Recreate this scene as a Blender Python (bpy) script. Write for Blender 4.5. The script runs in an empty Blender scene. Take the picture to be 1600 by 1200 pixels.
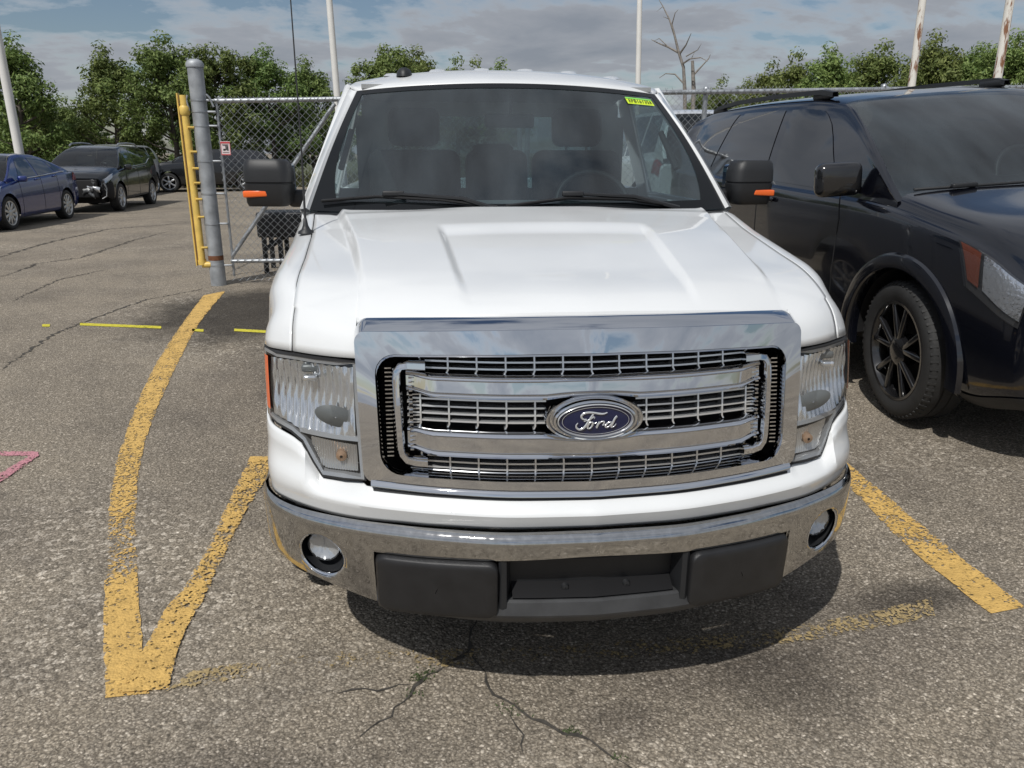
import bpy, bmesh, math, random
import numpy as np
from mathutils import Matrix, Vector
R = math.radians
random.seed(7); RNG = np.random.default_rng(7)
SC = bpy.context.scene
COL = SC.collection

# ------------------------------------------------------------------ camera
CAM = np.array([-0.408, -1.749, 1.539]); YAW, PITCH, ROLL, FPX = R(6.264), R(17.005), R(0.199), 1189.0
def _axes():
    f = np.array([math.sin(YAW)*math.cos(PITCH), math.cos(YAW)*math.cos(PITCH), -math.sin(PITCH)])
    r = np.array([math.cos(YAW), -math.sin(YAW), 0.0]); u = np.cross(r, f)
    c, s = math.cos(ROLL), math.sin(ROLL)
    return c*r+s*u, -s*r+c*u, f
CR, CU, CF = _axes()
cd = bpy.data.cameras.new('camera'); cam = bpy.data.objects.new('camera', cd); COL.objects.link(cam)
cd.sensor_width = 36; cd.lens = 36*FPX/1600; cd.clip_start = 0.05; cd.clip_end = 2000
cam.matrix_world = Matrix(((CR[0], CU[0], -CF[0], CAM[0]), (CR[1], CU[1], -CF[1], CAM[1]), (CR[2], CU[2], -CF[2], CAM[2]), (0, 0, 0, 1)))
SC.camera = cam
def ray(px, py): return CF*FPX + CR*(px-800) - CU*(py-600)
def at_z(px, py, z=0.0):
    d = ray(px, py); t = (z-CAM[2])/d[2]; return CAM+d*t
def at_y(px, py, y):
    d = ray(px, py); t = (y-CAM[1])/d[1]; return CAM+d*t
def at_dist(px, py, dist):
    d = ray(px, py); return CAM+d*(dist/math.hypot(d[0], d[1]))

# ------------------------------------------------------------------ light
SUN_AZ, SUN_EL = R(214), R(53)
SUN = np.array([math.sin(SUN_AZ)*math.cos(SUN_EL), math.cos(SUN_AZ)*math.cos(SUN_EL), math.sin(SUN_EL)])
sl = bpy.data.lights.new('sun', 'SUN'); sl.energy = 4.1; sl.angle = R(0.6); sl.color = (1.0, 0.97, 0.92)
so = bpy.data.objects.new('sun', sl); COL.objects.link(so)
so.rotation_euler = Vector(-SUN).to_track_quat('-Z', 'Y').to_euler(); so.location = (-8, -10, 20)

world = bpy.data.worlds.new('World'); SC.world = world; world.use_nodes = True
def build_world():
    nt = world.node_tree; N = nt.nodes; L = nt.links; N.clear()
    out = N.new('ShaderNodeOutputWorld'); bg = N.new('ShaderNodeBackground'); bg.inputs['Strength'].default_value = 0.085
    sky = N.new('ShaderNodeTexSky'); sky.sky_type = 'NISHITA'; sky.sun_disc = False
    sky.sun_elevation = SUN_EL; sky.sun_rotation = SUN_AZ; sky.air_density = 1.0; sky.dust_density = 1.0; sky.ozone_density = 1.5
    tc = N.new('ShaderNodeTexCoord'); sep = N.new('ShaderNodeSeparateXYZ'); L.new(tc.outputs['Generated'], sep.inputs[0])
    def math_(op, a, b=None, c=None):
        m = N.new('ShaderNodeMath'); m.operation = op
        for i, v in enumerate((a, b, c)):
            if v is None: continue
            if isinstance(v, (int, float)): m.inputs[i].default_value = v
            else: L.new(v, m.inputs[i])
        return m.outputs[0]
    zc = math_('MAXIMUM', math_('ADD', sep.outputs[2], 0.16), 0.05)
    cx = math_('DIVIDE', sep.outputs[0], zc); cy = math_('DIVIDE', sep.outputs[1], zc)
    comb = N.new('ShaderNodeCombineXYZ'); L.new(cx, comb.inputs[0]); L.new(cy, comb.inputs[1]); comb.inputs[2].default_value = 3.7
    def noise(scale, det, rough, off=0.0, dist=0.0):
        n = N.new('ShaderNodeTexNoise'); n.inputs['Scale'].default_value = scale; n.inputs['Detail'].default_value = det
        n.inputs['Roughness'].default_value = rough; n.inputs['Distortion'].default_value = dist
        v = N.new('ShaderNodeVectorMath'); v.operation = 'ADD'; L.new(comb.outputs[0], v.inputs[0]); v.inputs[1].default_value = (off, off*1.7, off*.3)
        L.new(v.outputs[0], n.inputs['Vector']); return n.outputs['Fac']
    n1 = noise(0.85, 9, 0.56, 2.3, 0.25); n2 = noise(2.6, 8, 0.6, 9.1, 0.2)
    dens = math_('ADD', math_('MULTIPLY', n1, 0.75), math_('MULTIPLY', n2, 0.25))
    ramp = N.new('ShaderNodeValToRGB'); L.new(dens, ramp.inputs[0])
    ramp.color_ramp.elements[0].position = 0.43; ramp.color_ramp.elements[1].position = 0.50
    ramp.color_ramp.elements[0].color = (0, 0, 0, 1); ramp.color_ramp.elements[1].color = (1, 1, 1, 1)
    # thick cloud is grey underneath, thin edges are white
    shade = N.new('ShaderNodeValToRGB'); L.new(dens, shade.inputs[0])
    e = shade.color_ramp.elements; e[0].position = 0.43; e[0].color = (9.8, 10.1, 10.5, 1); e[1].position = 0.60; e[1].color = (4.1, 4.5, 5.2, 1)
    em = e.new(0.50); em.color = (5.4, 5.7, 6.3, 1)
    # clouds are brighter around the sun
    dot = N.new('ShaderNodeVectorMath'); dot.operation = 'DOT_PRODUCT'; L.new(tc.outputs['Generated'], dot.inputs[0]); dot.inputs[1].default_value = tuple(SUN)
    gl = math_('MULTIPLY_ADD', math_('POWER', math_('MAXIMUM', math_('MULTIPLY_ADD', dot.outputs['Value'], .5, .5), 0.0), 2.0), 0.55, 0.86)
    sh2 = N.new('ShaderNodeVectorMath'); sh2.operation = 'SCALE'; L.new(shade.outputs[0], sh2.inputs[0]); L.new(gl, sh2.inputs['Scale'])
    mix = N.new('ShaderNodeMix'); mix.data_type = 'RGBA'; L.new(math_('MULTIPLY', ramp.outputs[0], 0.93), mix.inputs[0])
    L.new(sky.outputs[0], mix.inputs[6]); L.new(sh2.outputs[0], mix.inputs[7])
    L.new(mix.outputs[2], bg.inputs['Color']); L.new(bg.outputs[0], out.inputs[0])
build_world()
SC.view_settings.view_transform = 'Standard'; SC.view_settings.look = 'None'; SC.view_settings.exposure = -0.33; SC.view_settings.gamma = 1.0
SC.view_settings.use_curve_mapping = False
SC.render.engine = 'CYCLES'; SC.cycles.max_bounces = 8; SC.cycles.transparent_max_bounces = 24; SC.cycles.caustics_reflective = False; SC.cycles.caustics_refractive = False

# ------------------------------------------------------------------ materials
MATS = {}
def nodes_of(name):
    m = bpy.data.materials.new(name); m.use_nodes = True; nt = m.node_tree
    return m, nt, nt.nodes, nt.links, nt.nodes['Principled BSDF']
def mat(name, col, rough=0.5, metal=0.0, coat=0.0, spec=0.5, var=0.0, vscale=8.0, bump=0.0, bscale=60.0, emit=None, rvar=0.0, det=5):
    """plain procedural material: colour with noise variation, fine bump, roughness variation"""
    if name in MATS: return MATS[name]
    m, nt, N, L, P = nodes_of(name)
    P.inputs['Base Color'].default_value = (*col, 1); P.inputs['Roughness'].default_value = rough; P.inputs['Metallic'].default_value = metal
    P.inputs['Coat Weight'].default_value = coat; P.inputs['Coat Roughness'].default_value = 0.03; P.inputs['Specular IOR Level'].default_value = spec
    if var or bump or rvar:
        tc = N.new('ShaderNodeTexCoord')
        n = N.new('ShaderNodeTexNoise'); n.inputs['Scale'].default_value = vscale; n.inputs['Detail'].default_value = det; L.new(tc.outputs['Object'], n.inputs['Vector'])
        if var:
            r = N.new('ShaderNodeValToRGB'); L.new(n.outputs['Fac'], r.inputs[0])
            r.color_ramp.elements[0].position = 0.3; r.color_ramp.elements[1].position = 0.7
            r.color_ramp.elements[0].color = (*[c*(1-var) for c in col], 1); r.color_ramp.elements[1].color = (*[min(1, c*(1+var)) for c in col], 1)
            L.new(r.outputs[0], P.inputs['Base Color'])
        if rvar:
            mr = N.new('ShaderNodeMapRange'); L.new(n.outputs['Fac'], mr.inputs[0]); mr.inputs[1].default_value = .35; mr.inputs[2].default_value = .7
            mr.inputs[3].default_value = rough; mr.inputs[4].default_value = rough+rvar; L.new(mr.outputs[0], P.inputs['Roughness'])
        if bump:
            n2 = N.new('ShaderNodeTexNoise'); n2.inputs['Scale'].default_value = bscale; n2.inputs['Detail'].default_value = 3; L.new(tc.outputs['Object'], n2.inputs['Vector'])
            b = N.new('ShaderNodeBump'); b.inputs['Strength'].default_value = bump; b.inputs['Distance'].default_value = 0.004; L.new(n2.outputs['Fac'], b.inputs['Height']); L.new(b.outputs[0], P.inputs['Normal'])
    if emit: P.inputs['Emission Color'].default_value = (*emit, 1); P.inputs['Emission Strength'].default_value = 1
    MATS[name] = m; return m
def glass(name, tint, refl=1.0, rough=0.0, ior=1.5, film=0.0):
    """thin pane: tinted transparency under a fresnel reflection"""
    if name in MATS: return MATS[name]
    m, nt, N, L, P = nodes_of(name); N.remove(P)
    out = [n for n in N if n.type == 'OUTPUT_MATERIAL'][0]
    t = N.new('ShaderNodeBsdfTransparent'); t.inputs[0].default_value = (*tint, 1)
    g = N.new('ShaderNodeBsdfGlossy'); g.inputs['Roughness'].default_value = rough; g.inputs['Color'].default_value = (refl, refl, refl, 1)
    lw = N.new('ShaderNodeLayerWeight'); lw.inputs['Blend'].default_value = .5
    pw = N.new('ShaderNodeMath'); pw.operation = 'POWER'; L.new(lw.outputs['Facing'], pw.inputs[0]); pw.inputs[1].default_value = 5.0
    f = N.new('ShaderNodeMath'); f.operation = 'MULTIPLY_ADD'; L.new(pw.outputs[0], f.inputs[0]); f.inputs[1].default_value = .93; f.inputs[2].default_value = .07
    mx = N.new('ShaderNodeMixShader'); L.new(f.outputs[0], mx.inputs[0]); L.new(t.outputs[0], mx.inputs[1]); L.new(g.outputs[0], mx.inputs[2]); last = mx.outputs[0]
    if film:     # thin dust film, tinted blue to paint in sky haze and reflection
        d = N.new('ShaderNodeBsdfDiffuse'); d.inputs[0].default_value = (.46, .56, .63, 1)
        tc = N.new('ShaderNodeTexCoord'); mp = N.new('ShaderNodeMapping'); mp.inputs['Scale'].default_value = (3.2, 1.0, .8); L.new(tc.outputs['Object'], mp.inputs[0])
        n = N.new('ShaderNodeTexNoise'); n.inputs['Scale'].default_value = 1.3; n.inputs['Detail'].default_value = 4; L.new(mp.outputs[0], n.inputs['Vector'])
        r = N.new('ShaderNodeMapRange'); L.new(n.outputs['Fac'], r.inputs[0]); r.inputs[1].default_value = .35; r.inputs[2].default_value = .72; r.inputs[3].default_value = film*.35; r.inputs[4].default_value = film*1.6
        m2 = N.new('ShaderNodeMixShader'); L.new(r.outputs[0], m2.inputs[0]); L.new(last, m2.inputs[1]); L.new(d.outputs[0], m2.inputs[2]); last = m2.outputs[0]
    L.new(last, out.inputs[0])
    MATS[name] = m; return m

M_WHITE = mat('white_paint', (0.74, 0.755, 0.76), 0.32, coat=0.8, var=0.025, vscale=3, rvar=.08)
M_CHROME = mat('chrome', (0.70, 0.71, 0.73), 0.012, 1.0, rvar=0.02, vscale=10)
M_CHROME_DUSTY = mat('dusty_chrome', (0.52, 0.515, 0.505), 0.025, 1.0, rvar=0.09, vscale=60, var=.10, det=2)
M_CHROME_SATIN = mat('satin_chrome', (0.78, 0.79, 0.80), 0.16, .7)
M_BLACK = mat('black_plastic', (0.016, 0.017, 0.019), 0.48, bump=.15, bscale=600, var=.15)
M_PAD = mat('textured_pad_plastic', (0.015, 0.015, 0.016), 0.42, bump=.2, bscale=900, var=.2, vscale=20)
M_DAM = mat('grey_dam_plastic', (0.042, 0.043, 0.045), 0.5, bump=.15, bscale=500, var=.25, vscale=15)
M_DARK = mat('dark_void', (0.008, 0.008, 0.009), 0.8)
M_SEAL = mat('rubber_seal', (0.015, 0.015, 0.016), 0.6)
M_TYRE = mat('tyre_rubber', (0.025, 0.025, 0.025), 0.75, bump=.3, bscale=80, var=.25)
M_GLASS = glass('windshield_glass', (0.42, 0.51, 0.52), film=.05)
M_LENS = glass('clear_lens', (0.93, 0.94, 0.95), .9)
M_TINT = glass('privacy_glass', (0.10, 0.12, 0.13))
M_AMBER = mat('amber_plastic', (0.85, 0.14, 0.02), 0.25, coat=.5)
M_AMBER_DARK = mat('dark_amber_plastic', (0.13, 0.035, 0.018), 0.2, coat=.8, bump=.6, bscale=120)
M_INT = mat('grey_interior', (0.05, 0.053, 0.056), 0.8, var=.15, vscale=12)
M_DASH = mat('dark_dash', (0.035, 0.037, 0.04), 0.7)
M_CLOTH = mat('seat_cloth', (0.034, 0.036, 0.039), 0.95, var=.2, vscale=30)
M_PANELGREY = mat('light_trim', (0.30, 0.31, 0.31), 0.8)
M_STEEL = mat('galvanised_steel', (0.40, 0.42, 0.44), 0.42, 0.75, var=.18, vscale=14, rvar=.15)
M_POSTSTEEL = mat('weathered_galvanised', (0.36, 0.38, 0.40), 0.5, 0.45, var=.2, vscale=9, rvar=.15)
M_WIRE = mat('chain_wire', (0.50, 0.52, 0.54), 0.4, 0.6)
M_RUST = mat('rust', (0.16, 0.065, 0.03), 0.9, var=.3, vscale=30)
M_YELLOWPIPE = mat('yellow_enamel', (0.75, 0.52, 0.13), 0.45, var=.12, vscale=12)
M_BLUE = mat('emblem_blue', (0.007, 0.012, 0.060), 0.15, coat=1.0, metal=.2)

# ------------------------------------------------------------------ mesh helpers
def link(name, me, m, parent=None, smooth=None, label=None, kind=None):
    o = bpy.data.objects.new(name, me); COL.objects.link(o)
    if m is not None and not me.materials: me.materials.append(m)
    if parent is not None:
        o.parent = parent
        if 'wl' in parent: o.matrix_parent_inverse = Matrix.Translation(-Vector(parent.location))
    if label: o['label'] = label
    if kind: o['kind'] = kind
    return o
def finish(me, angle=35):
    if angle is None: return
    me.shade_smooth() if hasattr(me, 'shade_smooth') else [setattr(p, 'use_smooth', True) for p in me.polygons]
    if angle < 180: me.set_sharp_from_angle(angle=R(angle))
class MB:
    """collects geometry for ONE mesh object"""
    def __init__(s): s.v = []; s.f = []
    def add(s, V, F):
        o = len(s.v); s.v += [tuple(map(float, p)) for p in V]; s.f += [tuple(i+o for i in f) for f in F]; return s
    def grid(s, rows, close_u=False, close_v=False, flip=False):
        n = len(rows); m = len(rows[0]); V = [p for r in rows for p in r]; F = []
        for i in range(n if close_u else n-1):
            for j in range(m if close_v else m-1):
                a, b, c, d = i*m+j, i*m+(j+1) % m, ((i+1) % n)*m+(j+1) % m, ((i+1) % n)*m+j
                F.append((a, d, c, b) if flip else (a, b, c, d))
        return s.add(V, F)
    def box(s, c, d, rz=0.0, M=None):
        x, y, z = d[0]/2, d[1]/2, d[2]/2
        V = [Vector((sx*x, sy*y, sz*z)) for sx in (-1, 1) for sy in (-1, 1) for sz in (-1, 1)]
        T = M if M is not None else Matrix.Translation(c) @ Matrix.Rotation(rz, 4, 'Z')
        return s.add([T @ p for p in V], [(0, 1, 3, 2), (4, 6, 7, 5), (0, 4, 5, 1), (2, 3, 7, 6), (0, 2, 6, 4), (1, 5, 7, 3)])
    def rbox(s, c, d, r=.01, seg=3, M=None):
        b = bmesh.new(); bmesh.ops.create_cube(b, size=1.0)
        for v in b.verts: v.co = Vector((v.co.x*d[0], v.co.y*d[1], v.co.z*d[2]))
        bmesh.ops.bevel(b, geom=b.edges[:], offset=r, segments=seg, profile=.5, affect='EDGES')
        T = M if M is not None else Matrix.Translation(c)
        b.verts.index_update(); s.add([T @ v.co for v in b.verts], [[v.index for v in f.verts] for f in b.faces]); b.free(); return s
    def tube(s, path, r, k=8, caps=True):
        P = [Vector(p) for p in path]; n = len(P); rows = []
        rr = r if isinstance(r, (list, tuple)) else [r]*n
        up = Vector((0, 0, 1)); prev = None
        for i, p in enumerate(P):
            t = (P[min(i+1, n-1)]-P[max(i-1, 0)]); t = t.normalized() if t.length > 1e-9 else Vector((0, 0, 1))
            a = prev if prev is not None else (Vector((1, 0, 0)) if abs(t.z) > .9 else up)
            x = (a - t*a.dot(t)); x = x.normalized() if x.length > 1e-6 else t.orthogonal().normalized()
            y = t.cross(x); prev = x
            rows.append([p + (x*math.cos(2*math.pi*j/k)+y*math.sin(2*math.pi*j/k))*rr[i] for j in range(k)])
        o = len(s.v); s.grid(rows, close_v=True, flip=True)
        if caps: s.f.append(tuple(o+j for j in range(k))); s.f.append(tuple(o+(n-1)*k+j for j in reversed(range(k))))
        return s
    def lathe(s, prof, k=32, M=None, axis='X'):
        """profile of (axial, radius) pairs turned round the axis"""
        M = M or Matrix.Identity(4); rows = []
        for a, r in prof:
            row = []
            for j in range(k):
                t = 2*math.pi*j/k; c, q = r*math.cos(t), r*math.sin(t)
                p = (a, c, q) if axis == 'X' else (c, a, q) if axis == 'Y' else (c, q, a)
                row.append(M @ Vector(p))
            rows.append(row)
        return s.grid(rows, close_v=True)
    def build(s, name, m, parent=None, angle=35, label=None, kind=None, merge=True, recalc=True):
        me = bpy.data.meshes.new(name); me.from_pydata(s.v, [], s.f); me.update()
        if merge or recalc:
            b = bmesh.new(); b.from_mesh(me)
            if merge: bmesh.ops.remove_doubles(b, verts=b.verts[:], dist=1e-5)
            if recalc: bmesh.ops.recalc_face_normals(b, faces=b.faces[:])
            b.to_mesh(me); b.free()
        finish(me, angle)
        return link(name, me, m, parent, label=label, kind=kind)
def solid(o, t, off=-1.0):
    md = o.modifiers.new('thickness', 'SOLIDIFY'); md.thickness = t; md.offset = off; return o
def thing(name, label, cat, loc=(0, 0, 0), rz=0.0, group=None, world_parts=False, rot=None):
    o = bpy.data.objects.new(name, None); COL.objects.link(o); o.location = loc; o.rotation_euler = rot or (0, 0, rz)
    o.empty_display_size = .2; o['label'] = label; o['category'] = cat
    if group: o['group'] = group
    if world_parts: o['wl'] = 1
    return o
def tag(o, label, cat, group=None):
    o['label'] = label; o['category'] = cat
    if group: o['group'] = group
    return o
def pch(x, pts):
    """monotone cubic through (x, y) pairs"""
    X = [p[0] for p in pts]; Y = [p[1] for p in pts]; n = len(X)
    if x <= X[0]: return Y[0]
    if x >= X[-1]: return Y[-1]
    d = [(Y[i+1]-Y[i])/(X[i+1]-X[i]) for i in range(n-1)]
    m = [d[0]]+[0 if d[i-1]*d[i] <= 0 else 2*d[i-1]*d[i]/(d[i-1]+d[i]) for i in range(1, n-1)]+[d[-1]]
    i = max(j for j in range(n-1) if X[j] <= x); h = X[i+1]-X[i]; t = (x-X[i])/h
    return (2*t**3-3*t*t+1)*Y[i]+(t**3-2*t*t+t)*h*m[i]+(-2*t**3+3*t*t)*Y[i+1]+(t**3-t*t)*h*m[i+1]
def lin(x, pts):
    return float(np.interp(x, [p[0] for p in pts], [p[1] for p in pts]))
def sstep(a, b, x):
    t = min(1, max(0, (x-a)/(b-a))); return t*t*(3-2*t)
def linspace(a, b, n): return [a+(b-a)*i/(n-1) for i in range(n)]
def rrect(x0, x1, z0, z1, r, n=6, m=8):
    """rounded rectangle, counter-clockwise, fixed point count: m per side, n per corner"""
    pts = []
    C = [((x1-r, z1-r), 0), ((x0+r, z1-r), 90), ((x0+r, z0+r), 180), ((x1-r, z0+r), 270)]
    for q, ((cx, cz), a0) in enumerate(C):
        for i in range(n+1):
            a = R(a0+90*i/n); pts.append((cx+r*math.cos(a), cz+r*math.sin(a)))
        (nx, nz), na = C[(q+1) % 4]
        e = pts[-1]; b = (nx+r*math.cos(R(na)), nz+r*math.sin(R(na)))
        for i in range(1, m): pts.append((e[0]+(b[0]-e[0])*i/m, e[1]+(b[1]-e[1])*i/m))
    return pts
def GZ(x, y=0.0):
    """height of the lot: flat under the pickup and to the left, rising gently to the right"""
    return lin(x, [(-500, 0), (0.6, 0), (1.0, .02), (1.6, .085), (2.2, .17), (3.0, .245), (5, .31), (9, .38), (30, .5), (500, .5)])
def at_g(px, py):
    z = 0.0
    for _ in range(12): p = at_z(px, py, z); z = .5*z+.5*GZ(p[0])
    return at_z(px, py, z)
def G3(x, y, h=0.0): return (x, y, GZ(x, y)+h)

# ------------------------------------------------------------------ ground
def asphalt_material():
    m, nt, N, L, P = nodes_of('asphalt')
    tc = N.new('ShaderNodeTexCoord'); V = tc.outputs['Object']
    def noise(s, d=4, r=.55):
        n = N.new('ShaderNodeTexNoise'); n.inputs['Scale'].default_value = s; n.inputs['Detail'].default_value = d; n.inputs['Roughness'].default_value = r; L.new(V, n.inputs['Vector']); return n.outputs['Fac']
    def ramp(src, stops):
        r = N.new('ShaderNodeValToRGB'); L.new(src, r.inputs[0]); e = r.color_ramp.elements
        e[0].position, e[0].color = stops[0][0], (*stops[0][1], 1); e[1].position, e[1].color = stops[-1][0], (*stops[-1][1], 1)
        for p, c in stops[1:-1]: q = e.new(p); q.color = (*c, 1)
        return r.outputs[0]
    def mixc(f, a, b, t='MIX'):
        x = N.new('ShaderNodeMix'); x.data_type = 'RGBA'; x.blend_type = t
        for s, i in ((f, 0), (a, 6), (b, 7)):
            if isinstance(s, (int, float)): x.inputs[i].default_value = s
            elif isinstance(s, tuple): x.inputs[i].default_value = (*s, 1)
            else: L.new(s, x.inputs[i])
        return x.outputs[2]
    wob = N.new('ShaderNodeVectorMath'); wob.operation = 'MULTIPLY_ADD'
    nn = N.new('ShaderNodeTexNoise'); nn.inputs['Scale'].default_value = 60; L.new(V, nn.inputs['Vector']); L.new(nn.outputs['Color'], wob.inputs[0]); wob.inputs[1].default_value = (.012, .012, .012); L.new(V, wob.inputs[2])
    def voro(s, feat='F1'):
        v = N.new('ShaderNodeTexVoronoi'); v.feature = feat; v.inputs['Scale'].default_value = s; v.inputs['Randomness'].default_value = 1; L.new(wob.outputs[0], v.inputs['Vector']); return v
    v1 = voro(105); v2 = voro(230); v3 = voro(58)
    def chan(v):
        q = N.new('ShaderNodeSeparateColor'); L.new(v.outputs['Color'], q.inputs[0]); return q.outputs[0]
    # stone colours: mostly tan-grey, some pale, some dark
    s1 = ramp(chan(v1), [(0.0, (.085, .079, .070)), (.30, (.155, .143, .126)), (.70, (.225, .207, .18)), (.93, (.31, .285, .25)), (1.0, (.72, .69, .64))])
    s2 = ramp(chan(v2), [(0.0, (.09, .084, .074)), (.5, (.19, .175, .152)), (.9, (.28, .258, .225)), (1.0, (.55, .52, .48))])
    s3 = ramp(chan(v3), [(0.0, (.05, .047, .043)), (.45, (.17, .158, .14)), (.8, (.30, .28, .25)), (1.0, (.78, .76, .72))])
    base = mixc(.62, s1, s2)
    coarse = ramp(noise(.55, 3), [(.50, (0, 0, 0)), (.66, (1, 1, 1))])
    base = mixc(coarse, base, mixc(.45, base, s3))
    binder = ramp(v1.outputs['Distance'], [(.30, (1, 1, 1)), (.62, (.60, .59, .58))])
    base = mixc(1.0, base, binder, 'MULTIPLY')
    tone = ramp(noise(.8, 6, .6), [(.30, (.74, .74, .75)), (.52, (1, 1, 1)), (.75, (1.18, 1.17, 1.14))])
    base = mixc(1.0, base, tone, 'MULTIPLY')
    patch = ramp(noise(3.1, 5, .65), [(.30, (.82, .82, .83)), (.45, (1, 1, 1)), (1, (1.06, 1.05, 1.03))])
    base = mixc(1.0, base, patch, 'MULTIPLY')
    # oil and tyre stains at their places, and the darker re-laid strip by the gate
    sep = N.new('ShaderNodeSeparateXYZ'); L.new(V, sep.inputs[0])
    def blob(cx, cy, rx, ry, dark, edge=.45):
        mp = N.new('ShaderNodeMapping'); mp.inputs['Location'].default_value = (-cx/rx, -cy/ry, 0); mp.inputs['Scale'].default_value = (1/rx, 1/ry, 0); L.new(V, mp.inputs['Vector'])
        ln = N.new('ShaderNodeVectorMath'); ln.operation = 'LENGTH'; L.new(mp.outputs[0], ln.inputs[0])
        a = N.new('ShaderNodeMath'); a.operation = 'MULTIPLY_ADD'; L.new(noise(2.2/min(rx, ry), 5, .65), a.inputs[0]); a.inputs[1].default_value = 1.1; L.new(ln.outputs['Value'], a.inputs[2])
        dv = N.new('ShaderNodeMath'); dv.operation = 'DIVIDE'; L.new(a.outputs[0], dv.inputs[0]); dv.inputs[1].default_value = 3.0
        return ramp(dv.outputs[0], [((1.5-edge)/3, (dark, dark, dark*1.02)), ((1.5+edge)/3, (1, 1, 1))])
    nonlocal_base = base
    for b in ((-2.15, 6.0, 1.05, 1.35, .27, .3), (.62, .12, .18, .2, .62), (1.25, .42, .22, .09, .5), (.95, .3, .3, .3, .82), (-.85, 4.2, .9, 1.2, .62), (-1.0, -.12, .35, .10, .78), (-1.7, 3.2, .5, 1.0, .80), (.1, -.02, .12, .07, .72), (-2.4, 1.2, .35, .5, .84), (2.3, .6, .5, .35, .78), (.35, .2, .25, .14, .8)):
        nonlocal_base = mixc(1.0, nonlocal_base, blob(*b), 'MULTIPLY')
    L.new(mixc(1.0, nonlocal_base, (1.52, 1.43, 1.30), 'MULTIPLY'), P.inputs['Base Color']); P.inputs['Roughness'].default_value = .88; P.inputs['Specular IOR Level'].default_value = .25
    add = N.new('ShaderNodeMath'); add.operation = 'ADD'; L.new(v1.outputs['Distance'], add.inputs[0])
    mu = N.new('ShaderNodeMath'); mu.operation = 'MULTIPLY'; L.new(v3.outputs['Distance'], mu.inputs[0]); mu.inputs[1].default_value = .8; L.new(mu.outputs[0], add.inputs[1])
    bp = N.new('ShaderNodeBump'); bp.invert = True; bp.inputs['Strength'].default_value = .45; bp.inputs['Distance'].default_value = .008; L.new(add.outputs[0], bp.inputs['Height']); L.new(bp.outputs[0], P.inputs['Normal'])
    return m
M_ASPHALT = asphalt_material()
def build_ground():
    xs = sorted(set([-400, -150, -60, -30, -15, -8] + linspace(-5, 5, 81) + [.6, 1.0, 1.6, 2.2, 3.0, 6, 7, 8, 9, 12, 16, 22, 30, 60, 150, 400]))
    ys = [-400, -150, -60, -25, -12, -6] + linspace(-4, 12, 40) + [14, 18, 24, 30, 45, 70, 150, 400]
    def u(x, y): return .006*math.sin(x*1.9+y*.7)*math.sin(y*1.3-x*.4) if abs(x) < 5 and -4 < y < 12 and not (-1.3 < x < 1.2 and 0 < y < 6) else 0
    MBg = MB().grid([[G3(x, y) for y in ys] for x in xs])
    o = MBg.build('parking_lot', M_ASPHALT, None, 180); o['kind'] = 'structure'
    return o
lot = build_ground()

def worn_paint(name, col, wear, scale=38, fine=210):
    """flat road paint broken up by wear so the asphalt shows through"""
    m, nt, N, L, P = nodes_of(name); out = [n for n in N if n.type == 'OUTPUT_MATERIAL'][0]
    tc = N.new('ShaderNodeTexCoord')
    def noise(s, d, r=.6):
        n = N.new('ShaderNodeTexNoise'); n.inputs['Scale'].default_value = s; n.inputs['Detail'].default_value = d; n.inputs['Roughness'].default_value = r; L.new(tc.outputs['Object'], n.inputs['Vector']); return n.outputs['Fac']
    at = N.new('ShaderNodeAttribute'); at.attribute_name = 'wear'
    v = N.new('ShaderNodeTexVoronoi'); v.inputs['Scale'].default_value = 120; L.new(tc.outputs['Object'], v.inputs['Vector'])
    vs = N.new('ShaderNodeSeparateColor'); L.new(v.outputs['Color'], vs.inputs[0])
    def m2(op, a, b):
        x = N.new('ShaderNodeMath'); x.operation = op
        for i, s in enumerate((a, b)):
            if isinstance(s, (int, float)): x.inputs[i].default_value = s
            else: L.new(s, x.inputs[i])
        return x.outputs[0]
    k = m2('ADD', m2('MULTIPLY', noise(scale, 6), .55), m2('ADD', m2('MULTIPLY', noise(4.5, 4), .55), m2('MULTIPLY', vs.outputs[0], .33)))
    k = m2('SUBTRACT', k, at.outputs['Fac'])
    mr = N.new('ShaderNodeMapRange'); L.new(k, mr.inputs[0]); mr.inputs[1].default_value = wear-.05; mr.inputs[2].default_value = wear+.07
    r = N.new('ShaderNodeValToRGB'); L.new(noise(22, 5), r.inputs[0]); r.color_ramp.elements[0].position = .3; r.color_ramp.elements[1].position = .72
    r.color_ramp.elements[0].color = (*[c*.66 for c in col], 1); r.color_ramp.elements[1].color = (*col, 1); L.new(r.outputs[0], P.inputs['Base Color'])
    P.inputs['Roughness'].default_value = .8
    bp = N.new('ShaderNodeBump'); bp.inputs['Strength'].default_value = .6; bp.inputs['Distance'].default_value = .004; L.new(v.outputs['Distance'], bp.inputs['Height']); bp.invert = True; L.new(bp.outputs[0], P.inputs['Normal'])
    t = N.new('ShaderNodeBsdfTransparent'); mx = N.new('ShaderNodeMixShader'); L.new(mr.outputs[0], mx.inputs[0]); L.new(t.outputs[0], mx.inputs[1]); L.new(P.outputs[0], mx.inputs[2]); L.new(mx.outputs[0], out.inputs[0])
    return m
YEL = (.72, .46, .14)
M_YEL = worn_paint('yellow_line_paint', YEL, .56)
M_YELF = worn_paint('faded_yellow_paint', (.44, .33, .16), .73)
M_SPRAY = worn_paint('yellow_spray_paint', (.70, .62, .05), .52)
M_PINK = worn_paint('pink_chalk_paint', (.60, .27, .31), .62)
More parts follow.
